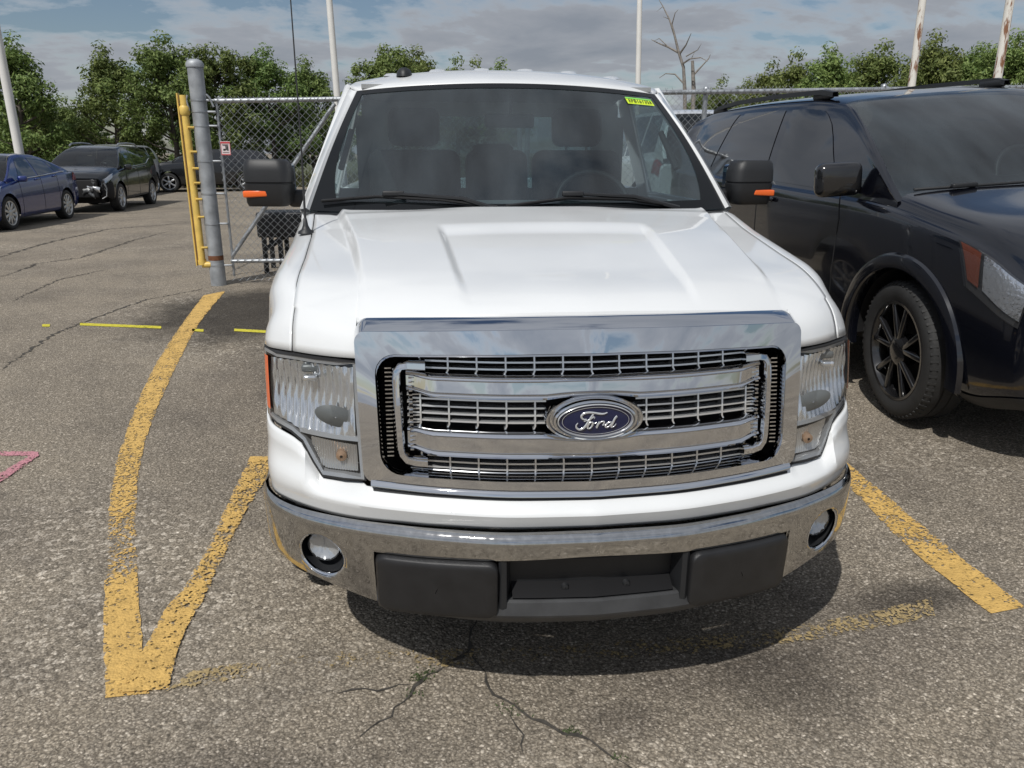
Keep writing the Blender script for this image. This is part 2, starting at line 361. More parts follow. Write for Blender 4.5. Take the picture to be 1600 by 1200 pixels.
def stripe(name, left, right, m, h, wear=None, kind=True):
    """strip between two ground polylines; wear per point eats the paint away"""
    n = len(left); K = 6; rows = []; W = []
    def dens(P):
        d = [0]
        for a, b in zip(P[:-1], P[1:]): d.append(d[-1]+math.dist(a[:2], b[:2]))
        return d
    dl = dens(left); N_ = max(12, int(dl[-1]/.05)); ts = linspace(0, 1, N_)
    dr = dens(right)
    for t in ts:
        a = (pch(t*dl[-1], list(zip(dl, [p[0] for p in left]))), pch(t*dl[-1], list(zip(dl, [p[1] for p in left]))))
        b = (pch(t*dr[-1], list(zip(dr, [p[0] for p in right]))), pch(t*dr[-1], list(zip(dr, [p[1] for p in right]))))
        row = []
        for k in range(K+1):
            q = k/K; j = (RNG.random()-.5)*.009 if k in (0, K) else 0
            x, y = a[0]+(b[0]-a[0])*q+j, a[1]+(b[1]-a[1])*q
            row.append(G3(x, y, h)); e = .10 if k in (0, K) else 0
            W.append((lin(t, wear) if wear else 0)+e)
        rows.append(row)
    o = MB().grid(rows).build(name, m, None, 180, merge=False)
    at = o.data.attributes.new('wear', 'FLOAT', 'POINT'); at.data.foreach_set('value', W)
    o['kind'] = 'structure'; return o
g2 = lambda L_: [at_g(*p) for p in L_]
stripe('curved_yellow_line', g2([(318, 462), (275, 520), (238, 580), (205, 655), (182, 725), (170, 800), (166, 880), (163, 960), (165, 1092)]),
       g2([(352, 455), (312, 505), (272, 580), (245, 640), (225, 700), (215, 760), (214, 860), (218, 950), (232, 1085)]), M_YEL, .004, [(0, -.05), (.45, .02), (.72, 0.06), (.80, .10), (.84, .20), (.885, .19), (.90, .0), (.95, -.04), (1, .02)])
stripe('left_stall_line', g2([(392, 715), (350, 800), (318, 870), (290, 915), (250, 970), (185, 1085)]), g2([(440, 715), (385, 800), (345, 880), (325, 925), (295, 980), (262, 1080)]), M_YEL, .008, [(0, .04), (.35, .1), (.6, .16), (.75, 0), (1, -.02)])
stripe('right_stall_line', g2([(1250, 690), (1340, 775), (1440, 875), (1548, 960)]), g2([(1262, 672), (1345, 742), (1460, 838), (1600, 950)]), M_YEL, .004, [(0, 0), (.5, .02), (.72, .08), (1, -.06)])
stripe('faded_cross_line', g2([(1455, 935), (1340, 962), (1200, 985), (1000, 1000), (850, 1008), (700, 1015), (500, 1020), (300, 1050)]), g2([(1460, 965), (1340, 990), (1200, 1012), (1000, 1030), (850, 1040), (700, 1045), (500, 1050), (260, 1082)]), M_YELF, .006, [(0, .0), (.06, -.06), (.14, .0), (.25, .07), (.42, .05), (.5, .12), (.62, .10), (.66, .03), (.72, .18), (.85, .14), (.95, .03), (1, -.12)])
for a, b in (((125, 505), (252, 510)), ((300, 514), (318, 515)), ((366, 514), (420, 517)), ((66, 507), (78, 507))):
    stripe('yellow_spray_mark', g2([a, b]), g2([(a[0], a[1]+4), (b[0], b[1]+4)]), M_SPRAY, .004)
stripe('pink_chalk_mark', g2([(-60, 706), (60, 706)]), g2([(-60, 713), (60, 713)]), M_PINK, .004)
stripe('pink_chalk_mark', g2([(56, 708), (-40, 765)]), g2([(62, 713), (-20, 770)]), M_PINK, .007)

# cracks: ragged dark seams, parts of the lot
M_CRACK = mat('crack_dirt', (.060, .054, .046), .95, var=.5, vscale=40)
def crack(pix, w, jag=.012):
    P = [at_g(*p) for p in pix]; pts = []
    for a, b in zip(P[:-1], P[1:]):
        n = max(2, int(math.dist(a[:2], b[:2])/.03))
        for i in range(n): t = i/n; pts.append((a[0]+(b[0]-a[0])*t, a[1]+(b[1]-a[1])*t))
    pts.append((P[-1][0], P[-1][1])); rows = []
    ox = oy = 0
    for i, (x, y) in enumerate(pts):
        a = pts[max(0, i-1)]; b = pts[min(len(pts)-1, i+1)]; dx, dy = b[0]-a[0], b[1]-a[1]; l = math.hypot(dx, dy) or 1
        nx, ny = -dy/l, dx/l; o = (random.random()-.5)*2*jag; ww = w*(.25+1.0*random.random()**1.5)*min(1, .25+3*min(i, len(pts)-1-i)/len(pts))
        rows.append([G3(x+nx*(o-ww/2), y+ny*(o-ww/2), .003), G3(x+nx*(o+ww/2), y+ny*(o+ww/2), .003)])
    MB().grid(rows).build('crack', M_CRACK, lot, 180, merge=False)
crack([(745, 960), (735, 1020), (690, 1040), (650, 1075), (610, 1120), (560, 1150)], .016)
crack([(735, 1020), (760, 1065), (785, 1095), (830, 1125), (900, 1150), (960, 1180), (1010, 1210)], .013)
crack([(640, 1072), (590, 1078), (530, 1080), (505, 1085)], .008)
crack([(800, 1105), (812, 1150), (815, 1180)], .007)
crack([(-20, 590), (40, 552), (85, 522), (150, 496), (230, 468), (300, 455), (335, 447)], .03, .02)
crack([(-30, 410), (80, 378), (170, 358), (250, 352), (310, 346)], .07, .05)
crack([(-20, 440), (60, 412), (130, 402), (200, 378), (262, 362)], .05, .05)
crack([(20, 470), (90, 438), (170, 420)], .03, .03)
crack([(345, 432), (360, 430), (400, 425), (430, 420)], .03, .03)
crack([(345, 432), (420, 396), (480, 380)], .03, .03)
def moss():
    M = mat('moss', (.06, .085, .03), .95, var=.4, vscale=60); mb = MB()
    for px, py, n, s in ((655, 1060, 60, .02), (668, 1050, 40, .015), (645, 1085, 25, .02), (890, 1143, 40, .015), (800, 1108, 40, .025), (968, 1185, 20, .015)):
        c = at_g(px, py)
        for _ in range(n):
            x, y = c[0]+random.gauss(0, s), c[1]+random.gauss(0, s*.6); a = random.random()*6.28; r = .0035; h = .004+random.random()*.006
            z = GZ(x)
            mb.add([(x-r*math.cos(a), y-r*math.sin(a), z), (x+r*math.cos(a), y+r*math.sin(a), z), (x+random.gauss(0, .004), y+random.gauss(0, .004), z+h)], [(0, 1, 2)])
    o = mb.build('moss', M, None, None, merge=False, recalc=False); o['kind'] = 'stuff'; o['label'] = 'green moss growing in the asphalt cracks'; o['category'] = 'moss'
moss()
# ------------------------------------------------------------------ white pickup (nose towards -Y, centred on X = 0)
truck = thing('pickup_truck', 'white pickup truck with chrome grille and bumper facing the viewer', 'pickup truck', (0, 2.6, 0), world_parts=True)
FYP = [(0, .015), (.2, .029), (.4, .071), (.5, .1025), (.6, .141), (.66, .172), (.72, .212), (.78, .262), (.83, .312), (.87, .365), (.893, .43), (.905, .52)]
def FY(x, z=.7): return pch(abs(x), FYP)+.105*(z-.7)+.19*max(0, z-.7)**2
HZC = [(.02, 1.125), (.08, 1.143), (.15, 1.163), (.28, 1.190), (.4, 1.206), (.6, 1.227), (.9, 1.255), (1.2, 1.281), (1.6, 1.312)]
def HOODZ(x, y):
    a = abs(x); z = pch(y, HZC); crown = lin(y, [(.1, .035), (.4, .055), (1.2, .028), (1.5, .004)])
    z -= crown*(a/.785)**2.2
    xb = lin(y, [(.25, .575), (1.4, .70)]); hb = .032*sstep(.24, .95, y)
    z += hb*sstep(xb+.013, xb-.014, a)
    xi = lin(y, [(.2, .31), (.9, .36), (1.3, .38)]); hi = .017*sstep(.16, .5, y)*sstep(1.02, .88, y)
    z -= hi*sstep(xi+.017, xi-.018, a)
    z -= .012*sstep(1.28, 1.40, y)*sstep(.74, .66, a)*sstep(.2, .5, a)
    return z
def HL_TOP(a): return lin(a, [(.60, 1.022), (.785, 1.014), (.892, 1.002), (.95, .99)])
XH = lambda y: lin(y, [(.2, .782), (.36, .788), (.5, .795), (.8, .806), (1.1, .825), (1.3, .843), (1.5, .862)])
def y_rear(x): return 1.47-.10*(1-(x/.86)**2)
def zA(a): return 1.110+.022*(1-(a/.6)**2)-(.035-math.sqrt(max(0, .035**2-max(0, a-.567)**2)) if a > .567 else 0)
def hood_grid(xa, xb, n, fender=False):
    rows = []
    for x0 in (linspace(xa, xb, n)):
        a = abs(x0); row = []
        inner = a < .604
        if inner:
            yb = FY(x0, 1.1)+.066; zb = 1.113+.030*(1-min(1, (a/.58)**2)); z0 = zA(a)-.016; y0 = FY(x0, z0)+.050
        else:
            y0 = FY(x0, 1.02)+.004; z0 = HL_TOP(a); yb = y0+.085+.02*sstep(.7, .9, a); zb = 1.112+.003*sstep(.604, .70, a)
        for i in range(7):
            t = i/6; bul = math.sin(math.pi*t)
            row.append((x0, y0+(yb-y0)*t-.012*bul*(0 if inner else 1), z0+(zb-z0)*t+.010*bul*(0 if inner else 1)))
        for i in range(1, 91):
            t = i/90; y = yb+(y_rear(x0)-yb)*t
            k = XH(y)/.785 if a > .3 else 1
            xx = x0*(1+(k-1)*sstep(.3, .785, a))
            row.append((xx, y, HOODZ(x0, y)-(HOODZ(x0, yb)-zb)*max(0, 1-(y-yb)/.26)**2.2))
        rows.append(row)
    return rows
xs = sorted(set([round(v, 4) for v in linspace(-.785, .785, 110)+linspace(.50, .76, 66)+linspace(-.76, -.50, 66)+linspace(.26, .42, 41)+linspace(-.42, -.26, 41)]+[-.6045, -.6035, .6035, .6045]))
def grid_cols(xs):
    r = []
    for x in xs: r += hood_grid(x, x, 2)[:1]
    return r
hood = MB().grid(grid_cols(xs)).build('hood', M_WHITE, truck, 28); solid(hood, .012)
# fenders: top strip, front face above the headlight, side with wheel opening
WY, WR = 1.0, .380     # front axle, tyre radius
def XO(y): return pch(y, [(.40, .885), (.46, .897), (.55, .905), (.75, .915), (1.0, .922), (1.3, .930), (1.6, .942)])
def fcol(q):
    """one fore-and-aft line of the fender top, q 0 at the hood gap .. 1 at the outer edge"""
    a = .7905+.1035*q; roll = .006*q+.062*q**3.2; row = []
    y0 = FY(a, 1.02)+.004; z0 = HL_TOP(a); yb = y0+.095+.015*q; zb = 1.113-roll
    for i in range(7):
        t = i/6; bul = math.sin(math.pi*t); row.append((a, y0+(yb-y0)*t-.012*bul, z0+(zb-z0)*t+.010*bul))
    for t in linspace(0, 1, 41)[1:]:
        y = yb+(1.60-yb)*t; x1 = XH(y)+.005; zz = HOODZ(.785, min(y, 1.47))-(HOODZ(.785, yb)-1.113)*max(0, 1-(y-yb)/.26)**2.2-.003*min(1, t*8)-roll
        xx = x1+(XO(y)-x1)*q; k = sstep(0, .12, t); row.append((a*(1-k)+xx*k, y, zz))
    return row
def fender(s):
    mb = MB(); cols = [fcol(q) for q in linspace(0, 1, 15)]
    mb.grid([[(s*x, y, z) for x, y, z in c] for c in cols])
    edge = cols[-1]; rows = []
    for x, y, z in edge:
        d = abs(y-WY); arch = WR+.075; zb = .44
        if d < arch: zb = max(zb, WR+math.sqrt(arch*arch-d*d))
        if y < WY-arch: zb = lin(y, [(.4, HL_TOP(.893)-.004), (.47, .80), (.50, .62), (1, .60)]) if y < .60 else .60
        zb = min(zb, z-.002)
        bulge = .030*math.exp(-((y-WY)/.42)**2); sec = []
        for t in (0, .04, .1, .2, .35, .55, .75, .9, 1): sec.append((s*(x+.016*math.sin(math.pi*min(1, t*.75))*sstep(.43, .6, y)+bulge*sstep(.15, .7, t)), y+.0, z+(zb-z)*t))
        rows.append(sec)
    mb.grid(rows)
    return solid(mb.build('fender', M_WHITE, truck, 40), .006)
for s in (-1, 1): fender(s)
# dark shut line between hood and fender, and black engine bay under the panels
for s in (-1, 1):
    pts = [(s*(x-.0027), y+(.004 if i_ < 7 else 0), z-(.004 if i_ < 5 else .0075)) for i_, (x, y, z) in enumerate(fcol(0)) if y < 1.46]
    MB().tube(pts, .0036, 6).build('shut_line', M_SEAL, truck, 180)
MB().box((0, .95, .78), (1.50, 1.15, .55)).build('engine_bay', M_DARK, truck, None)

# ---- grille
def NP(x, z, d=0.0): return (x, FY(x, z)+d, z)
def nose_loop(pts, d, dz=0.0): return [NP(x, z+dz, d) for x, z in pts]
def warp(L_, top=.028):
    """crown the loop: upper edge rises to the middle, lower edge sags"""
    o = []
    for x, z in L_:
        k = 1-(x/.6)**2; t = (z-.70)/(1.10-.70)
        o.append((x*(1+.022*t-.01), z+k*(.022*t+(-.004)*(1-t))))
    return o
ring = MB()
A = warp(rrect(-.602, .602, .703, 1.110, .035, m=26)); B = warp(rrect(-.600, .600, .705, 1.092, .028, m=26)); Cc = warp(rrect(-.551, .551, .732, 1.036, .052, m=26))
D = warp(rrect(-.545, .545, .736, 1.033, .048, m=26)); E_ = warp(rrect(-.537, .537, .740, 1.029, .042, m=26)); F_ = warp(rrect(-.533, .533, .742, 1.027, .038, m=26))
top_back = [(x, FY(x, z)+(.056 if z > 1.06 else .03), z+(.003 if z > 1.06 else 0)) for x, z in A]
ring.grid([top_back, nose_loop(A, .028), nose_loop(B, -.006), nose_loop(B, -.010), nose_loop(Cc, -.008)], close_v=True)
surround = ring.build('grille_surround', M_CHROME, truck, 22)
MB().grid([nose_loop(Cc, -.006), nose_loop(D, -.016), nose_loop(D, -.017), nose_loop(E_, .004), nose_loop(F_, .05)], close_v=True).build('grille_inner_rim', M_CHROME, surround, 50)
# lower chrome lip with a dark slot
MB().grid([[NP(x, z+(-.004)*(1-(x/.6)**2), d) for x in linspace(-.575, .575, 40)] for z, d in ((.712, -.012), (.708, -.020), (.698, -.021), (.694, -.012), (.694, .02))]).build('grille_lip', M_CHROME, truck, 60)
MB().grid([[NP(x, z-.004, d) for x in linspace(-.57, .57, 40)] for z, d in ((.694, -.012), (.688, -.014), (.684, .02))]).build('grille_lip_gap', M_SEAL, truck, 60)
back = MB().grid([[NP(x, z, .10) for x in linspace(-.56, .56, 30)] for z in linspace(.72, 1.06, 6)]).build('grille_backing', M_DARK, truck, 180)
def strip(pts, hw, d0, d1):
    """slim bar of rectangular section along points on the nose; hw half height"""
    return MB().grid([[NP(x, z+dz, d) for x, z in pts] for dz, d in ((hw, d1), (hw, d0), (-hw, d0), (-hw, d1))], close_u=True)
def crownz(z, x): return z+(1-(x/.6)**2)*.003*((z-.72)/.33)
HS = [(1.037, .47), (1.0195, .44), (1.002, .44), (.923, .47), (.9045, .47), (.886, .47), (.8675, .47), (.776, .44), (.7605, .44), (.745, .47)]
for i, (z, w) in enumerate(HS):
    skip = .118 if .86 < z < .93 else 0
    if skip:
        for s in (-1, 1): strip([(s*x, crownz(z, x)) for x in linspace(skip, w, 18)], .0022, .034, .060).build('grille_slat', M_CHROME_SATIN, truck, 30)
    else: strip([(x, crownz(z, x)) for x in linspace(-w, w, 36)], .0022, .034, .060).build('grille_slat', M_CHROME_SATIN, truck, 30)
for z0, z1, w in ((.990, 1.048, .44), (.852, .934, .44), (.734, .788, .44)):
    k = 12
    for i in range(-6, 7):
        x = i*w/6
        if z0 > .85 and z1 < .94 and abs(x) < .125: continue
        a, b = crownz(z0, x), crownz(z1, x)
        pts = [(x, b), (x, (a+b)/2), (x, a+.008), (x-.004 if x < 0 else x+.004, a)]
        MB().grid([[(px+dx, FY(px, pz)+d, pz) for px, pz in pts] for dx, d in ((.0022, .060), (.0022, .031), (-.0022, .031), (-.0022, .060))], close_u=True).build('grille_divider', M_CHROME_SATIN, truck, 30)
# two wide chrome bars
def wide_bar(z0, z1):
    prof = [(-.012, .045), (-.004, .008), (.000, -.004), (.006, -.008), (.012, -.004), (.016, .004), (.5, .0045), (-1, 0)]
    h = z1-z0
    P = [(h, .05), (h+.004, .012), (h+.001, .001), (h-.005, -.004), (h-.010, .000), (h-.012, .005), (.012, .005), (.010, .000), (.005, -.005), (-.001, .000), (-.004, .012), (-.001, .05)]
    rows = []
    for dz, d in P:
        row = []
        for x in linspace(-.475, .475, 60):
            e = sstep(.40, .475, abs(x)); z = crownz(z0+dz*(1-.12*e), x)+.012*e
            # the bars bow round the badge
            q = max(0, 1-(x/.118)**2)
            if z0 > .9: z += .010*q*(1-dz/h)
            else: z -= .010*q*(dz/h)
            row.append((x, FY(x, z)+d+.012*e, z))
        rows.append(row)
    return MB().grid(rows).build('grille_bar', M_CHROME, truck, 40)
wide_bar(.937, .989); wide_bar(.788, .847)
# C-shaped chrome brackets at both ends, toothed columns beside them
def cbracket(s):
    prof = [(0, .035), (.003, .004), (.008, -.004), (.022, -.004), (.028, .004), (.03, .035)]
    path = [(.425, 1.012), (.470, 1.012), (.488, 1.008), (.498, .995), (.500, .97), (.498, .88), (.494, .80), (.490, .782), (.478, .768), (.455, .764), (.425, .764)]
    rows = []
    for i, (x, z) in enumerate(path):
        a = path[max(0, i-1)]; b = path[min(len(path)-1, i+1)]; tx, tz = b[0]-a[0], b[1]-a[1]; l = math.hypot(tx, tz); nx, nz = -tz/l, tx/l
        rows.append([NP(s*(x-nx*(w-.015)*-1), crownz(z+nz*(w-.015), x), d+.002) for w, d in prof])
    mb = MB().grid(rows)
    n = len(prof); mb.f.append(tuple(range(n))); mb.f.append(tuple(len(mb.v)-n+i for i in range(n)))
    mb.build('grille_bracket', M_CHROME, truck, 40)
    t = MB()
    for x0, w in ((.527, .017), (.470, .009)):
        for k in range(22):
            z = .775+k*.0108
            if x0 < .5 and not (.79 < z < .99): continue
            c = NP(s*(x0-.006), crownz(z, x0), .022); t.box(c, (w, .03, .0036))
    t.build('grille_teeth', M_CHROME, truck, None, kind='stuff')
    g = MB()
    for z in (.852, .862, .880, .897, .915, .934): g.box(NP(s*.457, crownz(z, .457), .036), (.034, .02, .003))
    g.build('grille_side_slats', M_CHROME_SATIN, truck, None, kind='stuff')
for s in (-1, 1): cbracket(s)
# badge
bz = .889; by = FY(0, bz)-.012
def ell(a, b, y, n=64):
    a *= .85; b *= .92
    return [(a*math.cos(2*math.pi*i/n), y, bz+b*math.sin(2*math.pi*i/n)) for i in range(n)]
badge = MB().grid([ell(.128, .058, by+.03), ell(.128, .058, by+.006), ell(.126, .0565, by-.002), ell(.120, .0525, by-.004), ell(.1165, .0495, by+.002)], close_v=True).build('badge', M_CHROME, truck, 50)
MB().grid([ell(.116, .0490, by+.004), ell(.1145, .0478, by-.004), ell(.1125, .0463, by-.005), ell(.1105, .0448, by-.002), ell(.109, .0437, by+.002)], close_v=True).build('badge_ring', M_CHROME_SATIN, badge, 50)
MB().grid([ell(.112*q, .0458*q, by+.002-.004*(1-q*q)) for q in (1, .85, .65, .4, .2, .01)], close_v=True).build('badge_field', M_BLUE, badge, 180)
MB().grid([ell(.1015, .0395, by-.001), ell(.1015, .0395, by-.0026), ell(.1002, .0385, by-.0026), ell(.1002, .0385, by-.001)], close_v=True).build('badge_pinstripe', M_CHROME_SATIN, badge, 50)
MB().grid([ell(.150, .066, by+.035), ell(.150, .066, by+.012), ell(.147, .0645, by+.007), ell(.140, .061, by+.008), ell(.134, .0595, by+.016), ell(.126, .0565, by+.016)], close_v=True).build('badge_collar', M_CHROME, truck, 50)
def script():
    S = [([(648, 372), (618, 372), (592, 352), (592, 325), (622, 302), (675, 294), (735, 300), (800, 313), (850, 312), (882, 298)], [9, 10, 12, 14, 14, 13, 12, 13, 10, 3]),
         ([(725, 312), (704, 345), (672, 395), (645, 440), (612, 474), (572, 486), (540, 468), (532, 436), (552, 408)], [11, 13, 14, 15, 14, 13, 12, 9, 4]),
         ([(618, 392), (660, 382), (700, 366), (726, 346), (742, 352), (730, 366)], [4, 6, 7, 6, 5, 3]),
         ([(706, 404), (682, 416), (664, 446), (666, 472), (690, 474), (712, 450), (722, 418), (706, 404), (730, 420), (762, 408)], [9, 12, 13, 11, 9, 11, 12, 9, 5, 4]),
         ([(800, 402), (780, 436), (766, 474)], [10, 13, 10]), ([(776, 446), (800, 418), (826, 402), (850, 406), (846, 430), (832, 444), (868, 436), (890, 416)], [5, 7, 9, 11, 9, 5, 4, 4]),
         ([(936, 414), (908, 412), (880, 434), (870, 460), (888, 470), (914, 454), (936, 426)], [9, 11, 12, 12, 9, 8, 8]),
         ([(996, 342), (975, 366), (955, 412), (934, 456), (944, 468), (968, 458), (990, 430)], [10, 12, 13, 13, 9, 6, 3])]
    mb = MB(); k = .109*.85/413.0
    for pts, rad in S:
        P = []; Rr = []
        for i in range(len(pts)-1):
            p0 = pts[max(0, i-1)]; p1 = pts[i]; p2 = pts[i+1]; p3 = pts[min(len(pts)-1, i+2)]
            for t in (0, .2, .4, .6, .8):
                c = [.5*(2*p1[j]+(p2[j]-p0[j])*t+(2*p0[j]-5*p1[j]+4*p2[j]-p3[j])*t*t+(3*p1[j]-p0[j]-3*p2[j]+p3[j])*t**3) for j in (0, 1)]
                P.append(c); Rr.append(rad[i]+(rad[i+1]-rad[i])*t)
        P.append(pts[-1]); Rr.append(rad[-1])
        Q = [((x-755)*k, by-.0035, bz-(y-393)*k*1.04) for x, y in P]
        rows = []
        for i, q in enumerate(Q):
            a = Q[max(0, i-1)]; b = Q[min(len(Q)-1, i+1)]; dx, dz = b[0]-a[0], b[2]-a[2]; l = math.hypot(dx, dz) or 1; nx, nz = -dz/l, dx/l; w = Rr[i]*k
            rows.append([(q[0]+nx*w*c, q[1]-.0022*h, q[2]+nz*w*c) for c, h in ((1, 0), (.7, .8), (0, 1), (-.7, .8), (-1, 0))])
        mb.grid(rows)
    mb.build('badge_lettering', M_CHROME_SATIN, badge, 60, merge=False, label='raised chrome script lettering reading Ford')
script()

# ---- headlights
HLLO = [(.588, .700), (.592, .700), (.715, .690), (.768, .776), (.800, .790), (.885, .802), (.905, .82)]
def hl_lo(a): return lin(a, HLLO)
def hl_hi(a): return HL_TOP(a)-.008
def col_patch(s, a0, a1, lo, hi, nx, nz, dep, fn=None):
    rows = []
    for a in linspace(a0, a1, nx):
        l, h = lo(a), hi(a); r = []
        for t in linspace(0, 1, nz):
            z = l+(h-l)*t; d = dep(a, z) if callable(dep) else dep
            r.append((s*a, FY(a, z)+d, z))
        rows.append(r)
    return MB().grid(rows)
M_REFL = mat('lamp_reflector', (.80, .81, .82), .10, .85)
M_LAMPGREY = mat('lamp_bezel', (.42, .43, .44), .22, .4)
M_LAMPDARK = mat('lamp_shade_grey', (.14, .15, .15), .35, .2)
def headlight(s):
    ro = MB()
    rim = [(.594, hl_lo(.594)+.004)]+[(a, hl_lo(a)+.004) for a in (.65, .712, .735, .766, .80, .85, .884)]+[(.890, .86), (.893, .93), (.892, hl_hi(.89)-.004)]+[(a, hl_hi(a)-.004) for a in (.84, .78, .72, .66, .604)]+[(.600, .86)]
    cx, cz = .74, .87
    def inset(k, d):
        out = []
        for i, (x, z) in enumerate(rim):
            a = rim[i-1]; b = rim[(i+1) % len(rim)]; dx, dz = b[0]-a[0], b[1]-a[1]; l = math.hypot(dx, dz); nx, nz = -dz/l, dx/l
            out.append((s*(x+nx*k), FY(x+nx*k, z+nz*k)+d, z+nz*k))
        return out
    lamp = MB().grid([inset(-.008, .02), inset(-.006, -.001), inset(-.001, -.001), inset(.001, .010)], close_v=True).build('headlight', M_SEAL, truck, 40)
    # housing bowl
    MB().grid([inset(.0, .002), inset(.010, .006), inset(.013, .05), inset(.02, .10)], close_v=True).build('bezel', M_LAMPGREY, lamp, 40)
    col_patch(s, .60, .885, lambda a: hl_lo(a)+.012, lambda a: hl_hi(a)-.012, 20, 12, .105).build('housing_back', M_LAMPDARK, lamp, 180)
    # fluted main reflector
    def dep(a, z):
        q = ((a-.735)/.13)**2+((z-.90)/.10)**2
        return .010+.034*max(0, 1-q)+.0052*math.sin(a*2*math.pi/.021)*(.65+.35*math.sin(z*90))
    hi = lambda a: hl_hi(a)-.018; lo = lambda a: max(hl_lo(a)+.022, lin(a, [(.60, .812), (.70, .806), (.77, .80), (.89, .82)]))
    col_patch(s, .614, .860, lo, hi, 96, 16, dep).build('reflector', M_REFL, lamp, 180)
    # bulb shield and grey oval
    c = (s*.735, FY(.735, .96)+.012, .952)
    MB().rbox(c, (.036, .03, .016), .006).build('bulb_shield', M_REFL, lamp, 50)
    MB().rbox((c[0], c[1]+.02, c[2]+.022), (.05, .03, .022), .008).build('bulb_socket', M_LAMPDARK, lamp, 50)
    e = [[(s*(.665+.055*q*math.cos(t)), FY(.665, .86)+.008-.010*(1-q*q), .862+.030*q*math.sin(t)-.25*.055*q*math.cos(t)*-1) for t in linspace(0, 2*math.pi, 25)[:-1]] for q in (1, .8, .5, .05)]
    MB().grid(e, close_v=True).build('reflector_cap', M_LAMPDARK, lamp, 180)
    # amber side marker
    col_patch(s, .868, .884, lambda a: .835, lambda a: hl_hi(a)-.012, 5, 10, -.013).build('side_marker', M_AMBER, lamp, 180)
    # bar between the lamps and ribbed turn signal
    MB().grid([[(s*a, FY(a, z)+d, z+lin(a, [(.6, .004), (.77, -.004)])) for a in linspace(.606, .775, 14)] for z, d in ((.812, .03), (.811, .008), (.800, .006), (.797, .03))]).build('bezel_bar', M_LAMPGREY, lamp, 40)
    lo2 = lambda a: hl_lo(a)+.020+.4*max(0, a-.70); hi2 = lambda a: .792-.05*max(0, a-.73)
    col_patch(s, .612, .742, lo2, hi2, 90, 10, lambda a, z: .006+.0018*math.sin(a*2*math.pi/.0072)+.016*(1-((z-.745)/.06)**2)).build('turn_signal', mat('ribbed_signal', (.60, .59, .57), .15, .7), lamp, 180)
    MB().lathe([(-.012, .004), (-.008, .014), (.01, .016), (.02, .01)], 16, Matrix.Translation((s*.655, FY(.655, .76)+.012, .757)), 'Y').build('signal_bulb', mat('bulb_amber', (.42, .27, .17), .3, .3), lamp, 60)
    # clear cover
    rows = []
    for a in linspace(.597, .8915, 34):
        l, h = hl_lo(a)+.006, hl_hi(a)-.006
        rows.append([(s*a, FY(a, l+(h-l)*t)-.002-.006*math.sin(math.pi*t), l+(h-l)*t) for t in linspace(0, 1, 14)])
    MB().grid(rows).build('lens', M_LENS, lamp, 180)
for s in (-1, 1): headlight(s)

# ---- white front panel under grille and lamps
def fascia():
    rows = []; N_ = 150
    side = [(.905, .52, .80), (.915, .56, .81)]
    for x in linspace(-.905, .905, N_):
        a = abs(x)
        zt = .690 if a < .592 else hl_lo(a)-.007
        zb = lin(a, [(0, .612), (.5, .606), (.93, .590)])
        row = []
        crease = lin(a, [(0, .652), (.7, .648), (.93, .64)])
        for z in linspace(zt, crease, 12)[:-1]+linspace(crease, zb, 5):
            base = FY(a, min(z, .70))
            out = 0
            out = -.040*sstep(.700, crease, z) if a < .72 else -.040*sstep(min(zt, .74), crease, z)
            if z < crease: out += .020*(crease-z)/(crease-zb+1e-6)
            # rounded flange next to the lamp
            d = zt-z
            if a > .592: out += .016*sstep(.03, 0, d)
            # raised corner block outside the turn signal
            out -= .016*sstep(.742, .760, a)*sstep(.63, .69, z)
            row.append((x, base+out, z))
        rows.append(row)
    mb = MB().grid(rows)
    for s in (-1, 1):   # returns along the side to the wheel opening
        r = []
        for y in linspace(.0, 1, 10):
            yy = rows[-1][0][1]+(.62-rows[-1][0][1])*y
            r.append([(s*(.905+.018*math.sin(y*1.57)+(0 if j < 3 else 0)), yy+(p[1]-rows[-1][0][1])*(1-y), p[2]) for j, p in enumerate(rows[-1])])
        mb.grid(r)
    return solid(mb.build('front_panel', M_WHITE, truck, 30), .008)
fascia()

